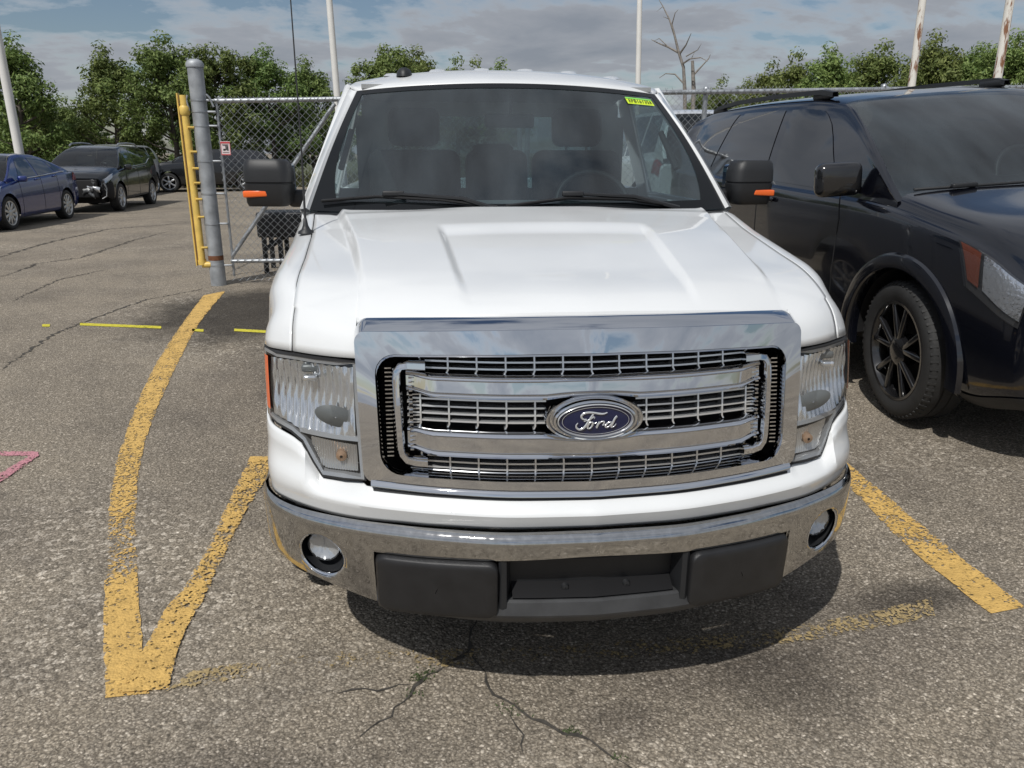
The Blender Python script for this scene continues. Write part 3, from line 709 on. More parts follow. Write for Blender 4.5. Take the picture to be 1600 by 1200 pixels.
# ---- chrome bumper
BYP = [(0, -.052), (.2, -.038), (.4, .010), (.58, .080), (.7, .145), (.78, .200), (.84, .258), (.885, .325), (.912, .40), (.925, .50), (.930, .62)]
def BY(a): return pch(abs(a), BYP)
def b_lo(a): return lin(a, [(0, .557), (.575, .530), (.5751, .372), (.66, .388), (.80, .412), (.93, .44)])
def bumper():
    XS = sorted(set([round(v, 5) for v in linspace(-.925, .925, 160)]+[-.5752, -.5748, .5748, .5752])); arc = []
    # even spacing round the corners
    prof_top = [(-.006, .035), (.000, .014), (-.004, .004), (-.012, -.003), (-.022, -.006)]
    rows = []
    fog = (.722, .478, .066)
    for x in XS:
        a = abs(x); zt = lin(a, [(0, .612), (.5, .603), (.93, .585)]); zb = b_lo(a); row = []
        for dz, d in prof_top: row.append([x, BY(a)+d, zt+dz])
        z0 = zt-.022
        zc = lin(a, [(0, .557), (.575, .530), (.93, .50)])
        for z in linspace(z0, zc, 13)[1:]+linspace(zc, zb, 13)[1:]:
            row.append([x, BY(a)-.006+.14*max(0, z0-z)**1.35, z])
        row.append([x, BY(a)+.05, zb-.002])
        rows.append(row)
    n, m = len(rows), len(rows[0]); V = [p for r in rows for p in r]; F = []
    def ins(p): return math.hypot((abs(p[0])-fog[0])*1.0, p[2]-fog[1]) < fog[2]
    for i in range(n-1):
        for j in range(m-1):
            q = (i*m+j, i*m+j+1, (i+1)*m+j+1, (i+1)*m+j)
            if all(ins(V[k]) for k in q): continue
            F.append(q)
    for p in V:
        if ins(p):
            dx, dz = abs(p[0])-fog[0], p[2]-fog[1]; l = math.hypot(dx, dz)
            if l > fog[2]*.4:
                sx = 1 if p[0] > 0 else -1; nx = fog[0]+dx/l*fog[2]; p[1] += BY(nx)-BY(abs(p[0])); p[0] = sx*nx; p[2] = fog[1]+dz/l*fog[2]
    mb = MB(); mb.add(V, F)
    b = mb.build('bumper', M_CHROME_DUSTY, truck, 40)
    bm = bmesh.new(); bm.from_mesh(b.data); bmesh.ops.delete(bm, geom=[v for v in bm.verts if not v.link_faces], context='VERTS'); bm.to_mesh(b.data); bm.free(); finish(b.data, 40)
    solid(b, .004)
    for s in (-1, 1):
        cx, cz, r = fog; sl = (BY(cx+.05)-BY(cx-.05))/.1
        def loop(rr, d, k=40): return [(s*(cx+rr*math.cos(t)), BY(cx)+sl*rr*math.cos(t)+d+.14*max(0, .58-cz-rr*math.sin(t))**1.35, cz+rr*math.sin(t)) for t in linspace(0, 2*math.pi, k+1)[:-1]]
        f = MB().grid([loop(r+.003, .0), loop(r+.003, -.006), loop(r-.001, -.009), loop(r-.005, -.006), loop(r-.006, .004)], close_v=True).build('fog_lamp', M_CHROME, truck, 60)
        MB().grid([loop(r-.005, .0), loop(r-.009, .05), loop(r-.02, .065), loop(.002, .067)], close_v=True).build('recess', M_BLACK, f, 50)
        def lo(rr, d, k=32): return [(s*(cx-.002+rr*math.cos(t)), BY(cx)+.012+.30*rr*math.cos(t)+d+.02, cz+.010+rr*math.sin(t)) for t in linspace(0, 2*math.pi, k+1)[:-1]]
        MB().grid([lo(.046, .03), lo(.047, .0), lo(.044, -.006), lo(.042, .0)], close_v=True).build('lamp_ring', M_BLACK, f, 50)
        rr = [[(p[0], p[1]+.0035*math.sin(p[0]*2*math.pi/.013), p[2]) for p in lo(.043*q, .018*(1-q*q))] for q in (1, .85, .7, .5, .3, .1, .01)]
        MB().grid(rr, close_v=True).build('reflector', mat('fog_reflector', (.62, .63, .64), .15, .6), f, 180)
        MB().grid([lo(.043*q, -.006-.008*(1-q*q)) for q in (1, .8, .5, .2, .01)], close_v=True).build('lens', M_LENS, f, 180)
bumper()
def pad(s):
    rows = []
    P = rrect(.252, .572, .360, .532, .028, n=6, m=10)
    cx, cz = .412, .446
    def L_(k, d): return [(s*(cx+(x-cx)*k), BY(cx+(x-cx)*k)+d+.10*max(0, .58-(cz+(z-cz)*k))**1.3, cz+(z-cz)*(1-(1-k)*1.6 if k > .9 else k)+.022*((x-cx)/.16)*(1 if True else 0)*-.35) for x, z in P]
    rows = [L_(1.0, .06), L_(1.0, .006), L_(.992, -.010), L_(.975, -.020), L_(.95, -.024), L_(.75, -.026), L_(.4, -.027), L_(.02, -.027)]
    MB().grid(rows, close_v=True).build('bumper_pad', M_PAD, truck, 50)
for s in (-1, 1): pad(s)
# lower intake, ledge and air dam
def swp(a0, a1, prof, n=40): return MB().grid([[(x, BY(x)+d, z) for x in linspace(a0, a1, n)] for z, d in prof])
swp(-.245, .245, ((.555, .0), (.545, -.002), (.540, .10), (.44, .11))).build('intake_back', M_DARK, truck, 40)
swp(-.215, .215, ((.462, .10), (.458, .070), (.456, .066), (.428, .016), (.424, .012), (.414, .03))).build('intake_ledge', mat('matt_black', (.010, .010, .011), .7, spec=.15), truck, 30)
for x in (-.08, .075): MB().box((x, BY(x)+.075, .495), (.007, .04, .09)).build('intake_strut', M_BLACK, truck, None)
for x in (-.075, .09): MB().lathe([(-.006, .001), (-.005, .008), (.004, .011)], 14, Matrix.Translation((x, BY(x)+.034, .442)), 'Y').build('push_pin', M_BLACK, truck, 60)
for s in (-1, 1):
    MB().grid([[(s*x, BY(x)+d, z) for x, d in ((.252, .0), (.245, -.004), (.232, .0), (.215, .06), (.214, .10))] for z in (.545, .47, .40)]).build('intake_cheek', M_BLACK, truck, 40)
swp(-.572, .572, ((.418, .06), (.418, .012), (.414, .004), (.380, -.004), (.371, .0), (.368, .008), (.345, .028), (.336, .034), (.330, .045), (.331, .09)), 60).build('air_dam', M_DAM, truck, 25)
swp(-.58, .58, ((.55, .05), (.40, .055), (.33, .07)), 30).build('bumper_support', M_BLACK, truck, 40)
# ---- cab
def ws_pt(u, v, d=0.0):
    """windshield: u -1..1 across, v 0 base .. 1 header"""
    xb, xt = .893, .722; x = u*(xb+(xt-xb)*v)
    y = (1.55-.15*(1-u*u))*(1-v)+(2.155-.15*(1-u*u))*v; z = (1.300-.012*(1-u*u))*(1-v)+(1.808+.030*(1-u*u))*v
    bul = math.sin(math.pi*v)*.018; return (x, y-bul-d*.64, z+bul+d*.77)
U = linspace(-1, 1, 41); Vv = linspace(0, 1, 21)
MB().grid([[ws_pt(u, v) for u in U] for v in Vv]).build('windshield', M_GLASS, truck, 180)
M_FRIT = mat('black_frit', (.006, .007, .008), .12, spec=.35)
fr = MB()
fr.grid([[ws_pt(u, v, .0025) for u in U] for v in linspace(0, .07, 4)])
fr.grid([[ws_pt(u, v, .0025) for u in U] for v in linspace(.955, 1, 3)])
for s in (-1, 1): fr.grid([[ws_pt(s*u, v, .0025) for u in linspace(1-.045-.10*(1-v)**5, 1, 4)] for v in linspace(.07, .955, 24)])
fr.build('windshield_border', M_FRIT, truck, 180)
# cowl
MB().grid([[(u*.885, y, z) for u in U for y, z in [(1.395+dy-.10*(1-u*u)+.07, zz)]] for dy, zz in ((0, 1.278), (.04, 1.292), (.10, 1.295))]).build('cowl', M_BLACK, truck, 60)
# A-pillars, roof
def roof_z(x, y): return pch(y, [(1.95, 1.80), (2.005, 1.838), (2.10, 1.876), (2.22, 1.908), (2.40, 1.932), (2.65, 1.942), (2.95, 1.938), (3.12, 1.905), (3.2, 1.86)])-.062*(abs(x)/.74)**2.6
EDGE = [(2.155, 1.808), (2.20, 1.826), (2.28, 1.842), (2.45, 1.866), (2.75, 1.874), (3.0, 1.866), (3.16, 1.84)]
def roof():
    rows = []
    for t in [0, .015, .035, .06, .09]+linspace(.13, 1, 24):
        row = []
        for u in linspace(-1, 1, 61):
            yc = 2.005+(3.16-2.005)*t; ye = 2.155+(3.16-2.155)*t; y = yc*(1-u*u)+ye*u*u
            hw = lin(ye, [(2.155, .722), (2.20, .748), (2.28, .768), (2.5, .776), (3.16, .765)]); x = u*hw
            zc, ze = roof_z(0, yc), pch(ye, EDGE); z = ze+(zc-ze)*(1-abs(u)**2.6)
            row.append((x, y, z-.012*sstep(.965, 1, abs(u))*sstep(.1, .3, t)))
        rows.append(row)
    return solid(MB().grid(rows).build('roof', M_WHITE, truck, 40), .02)
roof_o = roof()
for i in range(6):
    x = -.56+i*.224; y0 = 2.36; P = []
    rows = []
    for y in linspace(y0, 3.05, 14):
        e = sstep(y0, y0+.06, y)*sstep(3.05, 2.95, y); rows.append([(x+dx, y, roof_z(x, y)-.004+e*h) for dx, h in ((-.045, 0), (-.032, .012), (0, .015), (.032, .012), (.045, 0))])
    MB().grid(rows).build('roof_rib', M_WHITE, roof_o, 60)
# shark-fin style black antenna dome
MB().grid([[(-.50+.034*r*math.cos(t), 2.27+.055*r*math.sin(t), roof_z(-.5, 2.27)-.012+h) for t in linspace(0, 6.2832, 21)[:-1]] for r, h in ((1.15, 0), (1.1, .014), (.95, .028), (.7, .038), (.35, .043), (.02, .044))], close_v=True).build('roof_antenna', M_BLACK, truck, 60)
def BX(z): return lin(z, [(.40, .935), (.55, .955), (.85, .965), (1.10, .955), (1.25, .942), (1.30, .932), (1.86, .765)])
for s in (-1, 1):
    rows = []
    for v in linspace(0, 1.0, 22):
        p = ws_pt(s, min(v, 1)); q = (s*lin(v, [(0, .936), (1, .766)]), lin(v, [(0, 1.62), (1, 2.27)]), lin(v, [(0, 1.285), (1, 1.828)]))
        m1 = (p[0]+(q[0]-p[0])*.25, p[1]-.012*(1-v), p[2]+.012*(1-.8*v)); m2 = (p[0]+(q[0]-p[0])*.8+s*.008, p[1]+(q[1]-p[1])*.45, p[2]+(q[2]-p[2])*.5+.012*(1-.8*v))
        rows.append([(p[0]-s*.025, p[1]+.02, p[2]-.012), (p[0], p[1]+.004, p[2]+.002), m1, m2, q, (q[0]-s*.03, q[1]+.01, q[2])])
    MB().grid(rows).build('windshield_pillar', M_WHITE, truck, 50)
    # side: door skin, window, rear pillar
    d = MB().grid([[(s*BX(z), y, z) for y in linspace(1.62, 2.86, 16)] for z in (.50, .56, .7, .85, 1.0, 1.1, 1.2, 1.27, 1.295)]).build('door', M_WHITE, truck, 50); solid(d, .03)
    MB().rbox((s*.972, 2.68, 1.16), (.03, .17, .035), .01).build('handle', M_BLACK, d, 50)
    wz = lambda z: (z-1.295)/(1.86-1.295)
    MB().grid([[(s*(BX(z)-.006), y, z) for y in linspace(lin(z, [(1.295, 1.66), (1.83, 2.26)]), 2.84, 12)] for z in linspace(1.295, 1.83, 8)]).build('side_window', M_GLASS, truck, 180)
    fr = MB()
    fr.tube([(s*(BX(1.295)), 1.66, 1.297), (s*BX(1.83), 2.28, 1.835), (s*BX(1.84), 2.5, 1.842), (s*BX(1.84), 2.85, 1.838), (s*BX(1.30), 2.87, 1.297), (s*BX(1.295), 1.66, 1.297)], .016, 6)
    fr.build('window_frame', M_WHITE, truck, 60)
    MB().grid([[(s*(BX(z)-.001), y, z) for y in (2.862, 3.0, 3.14)] for z in linspace(.5, 1.88, 14)]).build('rear_pillar', M_WHITE, truck, 50)
    MB().box((s*.90, 2.25, .44), (.10, 1.75, .14)).build('sill', M_BLACK, truck, None)
# cab back with rear window
cb = MB()
for x0, x1, z0, z1 in ((-.95, .95, .5, 1.32), (-.82, -.62, 1.32, 1.74), (.62, .82, 1.32, 1.74), (-.78, .78, 1.74, 1.9)): cb.box(((x0+x1)/2, 3.15, (z0+z1)/2), (x1-x0, .03, z1-z0))
cb.build('cab_back', M_WHITE, truck, None)
MB().box((0, 3.15, 1.53), (1.24, .006, .42)).build('rear_window', M_GLASS, truck, None)
MB().box((0, 2.3, .50), (1.84, 1.75, .06)).build('cab_floor', M_INT, truck, None)
# interior
da = MB(); rows = []
for x in linspace(-.86, .86, 30):
    h = .045*math.exp(-((x-.42)/.24)**2); o = .15*(1-(x/.893)**2)
    rows.append([(x, 1.56-o+.05, 1.26), (x, 1.66-o+.05, 1.285), (x, 1.85, 1.305+h), (x, 1.97, 1.295+h*1.1), (x, 2.01, 1.26+h*.4), (x, 2.0, 1.05), (x, 1.94, .75)])
da.grid(rows).build('dashboard', M_DASH, truck, 60)
MB().box((-.02, 1.98, 1.305), (.36, .03, .018)).build('dash_trim', M_PANELGREY, truck, None)
sw = MB(); TM = Matrix.Translation((.42, 2.10, 1.275)) @ Matrix.Rotation(R(-28), 4, 'X')
prof = [(math.sin(t)*.016, .185+math.cos(t)*.016) for t in linspace(0, 6.2832, 9)]
sw.lathe(prof, 36, TM, 'Y')
sw.rbox(None, (.16, .03, .11), .02, M=TM); sw.rbox(None, (.34, .018, .035), .008, M=TM)
sw.build('steering_wheel', M_BLACK, truck, 50)
def seat(x, w, hr=True):
    st = MB()
    st.rbox((x, 2.52, .90), (w, .50, .16), .05, 4)
    T = Matrix.Translation((x, 2.80, 1.24)) @ Matrix.Rotation(R(-14), 4, 'X'); st.rbox(None, (w, .16, .62), .06, 4, M=T)
    o = st.build('seat', M_CLOTH, truck, 60)
    if hr:
        T = Matrix.Translation((x, 2.86, 1.67)) @ Matrix.Rotation(R(-10), 4, 'X'); MB().rbox(None, (.29, .12, .21), .05, 4, M=T).build('headrest', M_CLOTH, o, 60)
        for dx in (-.06, .06): MB().tube([(x+dx, 2.84, 1.5), (x+dx, 2.86, 1.62)], .007, 6).build('headrest_post', M_STEEL, o, 60)
seat(-.47, .52); seat(.47, .52); seat(0, .36, False)
T = Matrix.Translation((-.02, 2.84, 1.52)); MB().rbox(None, (.24, .10, .12), .04, 3, M=T).build('center_headrest', M_CLOTH, truck, 60)
MB().rbox((0, 2.12, 1.68), (.24, .03, .065), .012).build('rear_view_mirror', M_BLACK, truck, 60)
MB().tube([(0, 2.10, 1.70), (0, 2.04, 1.79)], .008, 6).build('mirror_stalk', M_BLACK, truck, 60)
for s in (-1, 1):
    MB().box((s*.90, 2.25, 1.0), (.05, 1.2, .55)).build('door_trim', M_INT, truck, None)
    MB().tube([(s*.80, 1.98, 1.46), (s*.775, 2.05, 1.55), (s*.755, 2.12, 1.63)], .014, 8).build('grab_handle', M_INT, truck, 60)
MB().box((0, 2.62, 1.83), (1.40, .95, .02)).build('headliner', M_PANELGREY, truck, None)
# wipers
def wiper(pts_blade, pivot, elbow, v=0):
    w = MB().tube([pivot, elbow[0], elbow[1]], [.012, .009, .006], 6)
    o = w.build('wiper', M_BLACK, truck, 60)
    MB().tube(pts_blade, .007, 6).build('blade', M_SEAL, o, 60)
    MB().rbox(elbow[1], (.09, .02, .022), .006).build('blade_clip', M_BLACK, o, 60)
def wp(u, v, d=.02): return ws_pt(u, v, d)
wiper([wp(-.95, .045), wp(-.7, .085), wp(-.4, .075), wp(-.14, .03)], wp(-.1, .005, .012), (wp(-.30, .07, .03), wp(-.62, .095, .03)))
wiper([wp(-.10, .035), wp(.2, .085), wp(.5, .07), wp(.66, .03)], wp(.74, .01, .012), (wp(.52, .075, .03), wp(.22, .10, .03)))
# windshield sticker with hand lettering
M_STICK = mat('fluorescent_sticker', (.62, .80, .04), .6)
def stick(u0, u1, v0, v1, d): return MB().grid([[ws_pt(u, v, d) for u in linspace(u0, u1, 6)] for v in linspace(v0, v1, 3)])
st = stick(.735, .925, .855, .92, .0045).build('sticker', M_STICK, truck, 180)
stick(.735, .925, .905, .92, .006).build('sticker_band', mat('green_band', (.22, .62, .10), .6), st, 180)
GL = {'E': [[(1, 0), (0, 0), (0, 1), (1, 1)], [(0, .5), (.8, .5)]], 'F': [[(0, 0), (0, 1), (1, 1)], [(0, .5), (.8, .5)]], 'B': [[(0, 0), (0, 1), (.8, .85), (.7, .55), (0, .5)], [(.7, .55), (1, .3), (.8, .02), (0, 0)]],
      '1': [[(.5, 0), (.55, 1)]], '6': [[(.9, 1), (.3, .7), (0, .3), (.3, 0), (.8, .05), (.9, .35), (.5, .5), (.1, .35)]], '3': [[(0, .95), (.6, 1), (.9, .8), (.35, .52), (.9, .3), (.6, 0), (0, .08)]],
      '5': [[(1, 1), (.15, 1), (.1, .55), (.7, .6), (.95, .3), (.6, 0), (0, .08)]], 'A': [[(0, 0), (.45, 1), (1, 0)], [(.2, .4), (.8, .4)]]}
lt = MB(); TX = 'EFB16135A'
for i, ch in enumerate(TX):
    for stl in GL[ch]:
        P = [ws_pt(.747+(.185-.018)*(i+.12+.68*(x+.12*y))/len(TX), .866+.031*y, .0085) for x, y in stl]
        lt.tube(P, .0014, 5)
lt.build('sticker_lettering', mat('marker_ink', (.02, .03, .02), .7), st, 60, merge=False, label='black handwritten stock code EFB16135A')
# fender antenna
ab = (-.855, 1.17, HOODZ(.785, 1.17)-.004)
an = MB().lathe([(0, .030), (.008, .028), (.016, .016), (.03, .010), (.055, .006), (.06, .001)], 16, Matrix.Translation(ab), 'Z').build('antenna', M_BLACK, truck, 60)
MB().tube([(ab[0], ab[1], ab[2]+.05), (ab[0]-.004, ab[1]+.06, ab[2]+.3), (ab[0]-.03, ab[1]+.24, ab[2]+.92)], [.0045, .0032, .0022], 6).build('mast', M_SEAL, an, 60)
# mirrors
def mirror(s):
    T = Matrix.Translation((s*1.088, 1.79, 1.405)) @ Matrix.Rotation(R(s*8), 4, 'Z')
    def sec(z): return {}
    rows = []
    for z, w, d, dx in ((-.100, .165, .06, .012), (-.085, .19, .085, .006), (-.03, .205, .105, 0), (-.006, .208, .11, 0), (-.004, .200, .10, 0), (.0, .200, .10, 0), (.004, .208, .112, 0), (.05, .204, .112, 0), (.085, .19, .10, .003), (.098, .165, .075, .006)):
        P = rrect(-w/2, w/2, -d/2, d/2, min(.04, d*.42), n=5, m=4); rows.append([T @ Vector((s*(x+dx), y-(.02 if y < 0 else 0)*math.cos(x*9), z)) for x, y in P])
    mb = MB().grid(rows, close_v=True)
    k = len(rows[0]); mb.f.append(tuple(range(k))); mb.f.append(tuple(len(mb.v)-k+i for i in range(k)))
    o = mb.build('side_mirror', M_BLACK, truck, 40)
    MB().rbox(None, (.105, .02, .028), .006, M=T @ Matrix.Translation((s*.048, -.062, -.045)) @ Matrix.Rotation(R(s*3), 4, 'Y')).build('turn_repeater', M_AMBER, o, 50)
    MB().rbox(None, (.18, .006, .16), .02, M=T @ Matrix.Translation((0, .062, .0))).build('mirror_glass', M_CHROME, o, 50)
    MB().rbox((s*.955, 1.83, 1.335), (.13, .07, .075), .02).build('mirror_arm', M_BLACK, o, 50)
for s in (-1, 1): mirror(s)
# bed
for s in (-1, 1):
    rows = []
    for y in linspace(3.19, 5.38, 40):
        d = abs(y-4.16); zb = .52
        if d < .47: zb = max(zb, .39+math.sqrt(.47**2-d*d))
        rows.append([(s*x, y, max(z, zb)) for x, z in ((.86, 1.30), (.90, 1.325), (.955, 1.31), (.975, 1.2), (.985, .95), (.98, .8), (.965, .52))])
    solid(MB().grid(rows).build('bed_side', M_WHITE, truck, 40), .02)
MB().rbox((0, 5.36, .98), (1.70, .06, .66), .015).build('tailgate', M_WHITE, truck, 50)
MB().box((0, 4.28, .70), (1.72, 2.15, .05)).build('bed_floor', M_BLACK, truck, None)
MB().box((0, 3.2, 1.0), (1.72, .04, .60)).build('bed_front', M_WHITE, truck, None)
MB().rbox((0, 5.48, .56), (1.80, .12, .18), .03).build('rear_bumper', M_CHROME, truck, 50)
MB().box((0, 3.1, .52), (.9, 4.2, .18)).build('chassis_light_block', M_DARK, truck, None)  # plain dark box standing for the frame, added to block light underneath

def wheel(parent, c, r, w, rim_r, s, m_rim, spokes=5, split=False, steer=0.0, hub=.03):
    """wheel on the side s; a rim part with a tyre, a hub and spokes as its own sub-parts"""
    T = Matrix.Translation(c) @ Matrix.Rotation(steer, 4, 'Z') @ Matrix.Scale(s, 4, (1, 0, 0))
    rp = [(-w*.5, rim_r+.004), (w*.42, rim_r+.006), (w*.47, rim_r+.004), (w*.46, rim_r-.012), (w*.30, rim_r-.03), (-w*.3, rim_r-.045)]
    o = MB().lathe(rp, 48, T).build('wheel', m_rim, parent, 40)
    tp = [(-w*.46, rim_r-.002), (-w*.5, rim_r+.25*(r-rim_r)), (-w*.5, rim_r+.75*(r-rim_r)), (-w*.43, r-.006), (-w*.38, r), (-w*.14, r), (-.13*w, r-.008), (-.10*w, r-.008), (-.09*w, r), (.09*w, r), (.10*w, r-.008), (.13*w, r-.008), (.14*w, r), (w*.38, r), (w*.43, r-.006), (w*.5, rim_r+.72*(r-rim_r)), (w*.505, rim_r+.4*(r-rim_r)), (w*.48, rim_r+.02), (w*.45, rim_r-.002)]
    ty = MB().lathe(tp, 56, T)
    for k in range(60):
        a = 2*math.pi*k/60
        for sg in (-1, 1):
            ty.box(None, (w*.16, .012, .012), M=T @ Matrix.Rotation(a, 4, 'X') @ Matrix.Translation((sg*w*.40, 0, r-.008)) @ Matrix.Rotation(.5*sg, 4, 'Y'))
    ty.build('tyre', M_TYRE, o, 40)
    sp = MB()
    for k in range(spokes):
        for dv in ((-.14, .14) if split else (0,)):
            a = 2*math.pi*k/spokes
            P0 = Vector((w*.34, 0, hub*1.2)); rr = rim_r-.018
            e = Vector((w*.36, math.sin(dv*1.9)*rr, math.cos(dv*1.9)*rr)); bse = Vector((w*.38, math.sin(dv)*.07, math.cos(dv)*.07))
            dirv = (e-bse); L_ = dirv.length; ang = math.atan2(dirv.y, dirv.z)
            MM = T @ Matrix.Rotation(-a, 4, 'X') @ Matrix.Translation((bse+e)/2) @ Matrix.Rotation(-ang, 4, 'X')
            sp.rbox(None, (.03, .030 if split else .055, L_+.02), .008, 2, M=MM)
    sp.build('spokes', m_rim, o, 50)
    hb = MB().lathe([(w*.1, .085), (w*.40, .080), (w*.45, .06), (w*.47, .035), (w*.475, .002)], 24, T)
    hb.build('hub', m_rim, o, 40)
    MB().lathe([(-w*.25, .02), (-w*.25, rim_r-.04)], 32, T).build('brake_disc', M_DARK, o, 40)
    return o
for s in (-1, 1):
    wheel(truck, (s*.81, WY, WR), WR, .235, .225, s, M_CHROME_SATIN, 7)
    wheel(truck, (s*.82, 4.16, WR), WR, .235, .225, s, M_CHROME_SATIN, 7)
    MB().grid([[(s*x, WY+.455*math.cos(t), WR+.455*math.sin(t)) for t in linspace(R(-5), R(185), 30)] for x in (.66, .90)]).build('wheel_well', M_DARK, truck, 60)
MB().tube([(-.72, WY, WR), (.72, WY, WR)], .06, 8).build('axle', M_DARK, truck, 60)
MB().tube([(-.72, 4.16, WR), (.72, 4.16, WR)], .06, 8).build('axle', M_DARK, truck, 60)
# ------------------------------------------------------------------ other vehicles: one lofted builder, nose towards local -Y, origin on the ground under the front axle
def cat_resample(P, n):
    out = []; m = len(P)-1
    for i in range(n):
        t = i/(n-1)*m; k = min(int(t), m-1); f = t-k
        p0, p1, p2, p3 = P[max(0, k-1)], P[k], P[k+1], P[min(m, k+2)]
        out.append(tuple(.5*(2*p1[j]+(p2[j]-p0[j])*f+(2*p0[j]-5*p1[j]+4*p2[j]-p3[j])*f*f+(3*p1[j]-p0[j]-3*p2[j]+p3[j])*f**3)*1.0 if False else p1[j]+(p2[j]-p1[j])*f+.5*f*(1-f)*((1-f)*((p2[j]-p0[j])-2*(p2[j]-p1[j]))*.5-f*((p3[j]-p1[j])-2*(p2[j]-p1[j]))*.5) for j in range(len(p1))))
    return out
class Car:
    def __init__(s, name, label, cat, loc, rot, sp, paint, group=None):
        s.sp = sp; s.fo = sp['fo']; s.L = sp['L']; s.paint = paint
        s.root = thing(name, label, cat, loc, group=group, rot=rot)
    def B(s, y, v):
        """lower body surface, y from nose, v 0 sill .. 1 centre top"""
        sp = s.sp; w = sp['hw']*pch(y, sp['w']); zb = pch(y, sp['zbot']); zs = pch(y, sp['zsh']); zt = pch(y, sp['ztop'])
        P = [(.91*w, zb), (.975*w, zb+.07), (1.0*w, zb+.38*(zs-zb)), (.997*w, zb+.68*(zs-zb)), (.975*w, zs-.03), (.935*w, zs+.015), (.86*w, zs+.55*(zt-zs)+.016), (.5*w, zt-.006), (0, zt)]
        t = v*8; k = min(int(t), 7); f = t-k; a, b = P[k], P[k+1]
        if sp.get('smooth', True):
            p0 = P[max(0, k-1)]; p3 = P[min(8, k+2)]
            h = lambda q0, q1, q2, q3: .5*(2*q1+(q2-q0)*f+(2*q0-5*q1+4*q2-q3)*f*f+(3*q1-q0-3*q2+q3)*f**3)
            x, z = h(p0[0], a[0], b[0], p3[0]), h(p0[1], a[1], b[1], p3[1])
        else: x, z = a[0]+(b[0]-a[0])*f, a[1]+(b[1]-a[1])*f
        # plan rounding of the face: nose pulled back towards the corners
        yy = y-s.fo
        return (x, yy+sp.get('bow', .12)*(x/sp['hw'])**2*(1-sstep(0, .5, y))-sp.get('rbow', .08)*(x/sp['hw'])**2*sstep(s.L-.5, s.L, y), z)
    def Gs(s, y, v):
        """greenhouse surface, v 0 belt .. 1 roof centre"""
        sp = s.sp; wb = sp['hw']*pch(y, sp['w'])*.935; zb = pch(y, sp['zsh'])+.012; zr = max(zb+.002, pch(y, sp['zr'])); h = zr-zb
        wr = min(wb, pch(y, sp['wr'])); H = sp['H']-zb; k = min(1, h/H*1.0)
        xt = wb+(wr-wb)*k; dr = .055*k
        P = [(wb, zb), (wb+(xt-wb)*.42+.012*k, zb+.42*(h-dr)), (wb+(xt-wb)*.80+.010*k, zb+.80*(h-dr)), (xt, zb+h-dr-.012*k), (xt-.05, zb+h-dr*.45), (xt*.6, zb+h-dr*.1), (0, zb+h)]
        t = v*6; q = min(int(t), 5); f = t-q; p0 = P[max(0, q-1)]; a = P[q]; b = P[q+1]; p3 = P[min(6, q+2)]
        hh = lambda q0, q1, q2, q3: .5*(2*q1+(q2-q0)*f+(2*q0-5*q1+4*q2-q3)*f*f+(3*q1-q0-3*q2+q3)*f**3)
        x, z = hh(p0[0], a[0], b[0], p3[0]), hh(p0[1], a[1], b[1], p3[1])
        ws0, ws1 = sp['ws']; yy = y-s.fo
        bow = sp.get('wsbow', .16); yy += -bow*(1-(x/sp['hw'])**2)*(1-sstep(ws0, ws1+.35, y))+bow*.0
        r0, r1 = sp['rw']; yy += .10*(1-(x/sp['hw'])**2)*sstep(r0-.3, r1, y)
        return (x, yy, z)
    def off(s, S, y, v, d):
        p = Vector(S(y, v)); a = Vector(S(y+.01, v))-Vector(S(y-.01, v)); b = Vector(S(y, min(1, v+.01)))-Vector(S(y, max(0, v-.01)))
        n = a.cross(b)
        if n.length < 1e-9: return p
        n.normalize(); c = Vector((0, s.L*.5-s.fo, .5))
        if n.dot(p-c) < 0: n = -n
        return p+n*d
    def patch(s, S, quad, name, m, parent=None, side=1, d=.004, nu=12, nv=8, label=None):
        """four (y, v) corners laid on the surface S; side -1 / 1"""
        (a, b, c, e) = quad; rows = []
        for i in linspace(0, 1, nu):
            r = []
            for j in linspace(0, 1, nv):
                y = (a[0]*(1-i)+b[0]*i)*(1-j)+(e[0]*(1-i)+c[0]*i)*j; v = (a[1]*(1-i)+b[1]*i)*(1-j)+(e[1]*(1-i)+c[1]*i)*j
                p = s.off(S, y, v, d); r.append((side*p[0], p[1], p[2]))
            rows.append(r)
        return MB().grid(rows).build(name, m, parent or s.root, 60, label=label)
    def line(s, S, pts, name, r, m, side=1, d=0.0, parent=None):
        P = []
        for (y0, v0), (y1, v1) in zip(pts[:-1], pts[1:]):
            for t in linspace(0, 1, 10)[:-1]: q = s.off(S, y0+(y1-y0)*t, v0+(v1-v0)*t, d); P.append((side*q[0], q[1], q[2]))
        q = s.off(S, *pts[-1], d); P.append((side*q[0], q[1], q[2]))
        return MB().tube(P, r, 6).build(name, m, parent or s.root, 60)
    def body(s):
        sp = s.sp; ys = sorted(set([round(v, 4) for v in linspace(0, s.L, 110)]+[.02, .05, s.L-.02, s.L-.05])); NV = 33
        rows = []
        for y in ys:
            h = [s.B(y, v) for v in linspace(0, 1, NV)]; rows.append(h+[(-p[0], p[1], p[2]) for p in reversed(h[:-1])])
        n, m = len(rows), len(rows[0]); V = [list(p) for r in rows for p in r]; F = []
        arch = sp['wrad']+sp.get('gap', .06); AX = [0.0, sp['wb']]; zc = sp['wrad']
        def ins(p): return any(math.hypot(p[1]-a, p[2]-zc) < arch for a in AX) and abs(p[0]) > .55*sp['hw']
        for i in range(n-1):
            for j in range(m-1):
                q = (i*m+j, i*m+j+1, (i+1)*m+j+1, (i+1)*m+j)
                if all(ins(V[k]) for k in q): continue
                F.append(q)
        used = set(k for f in F for k in f)
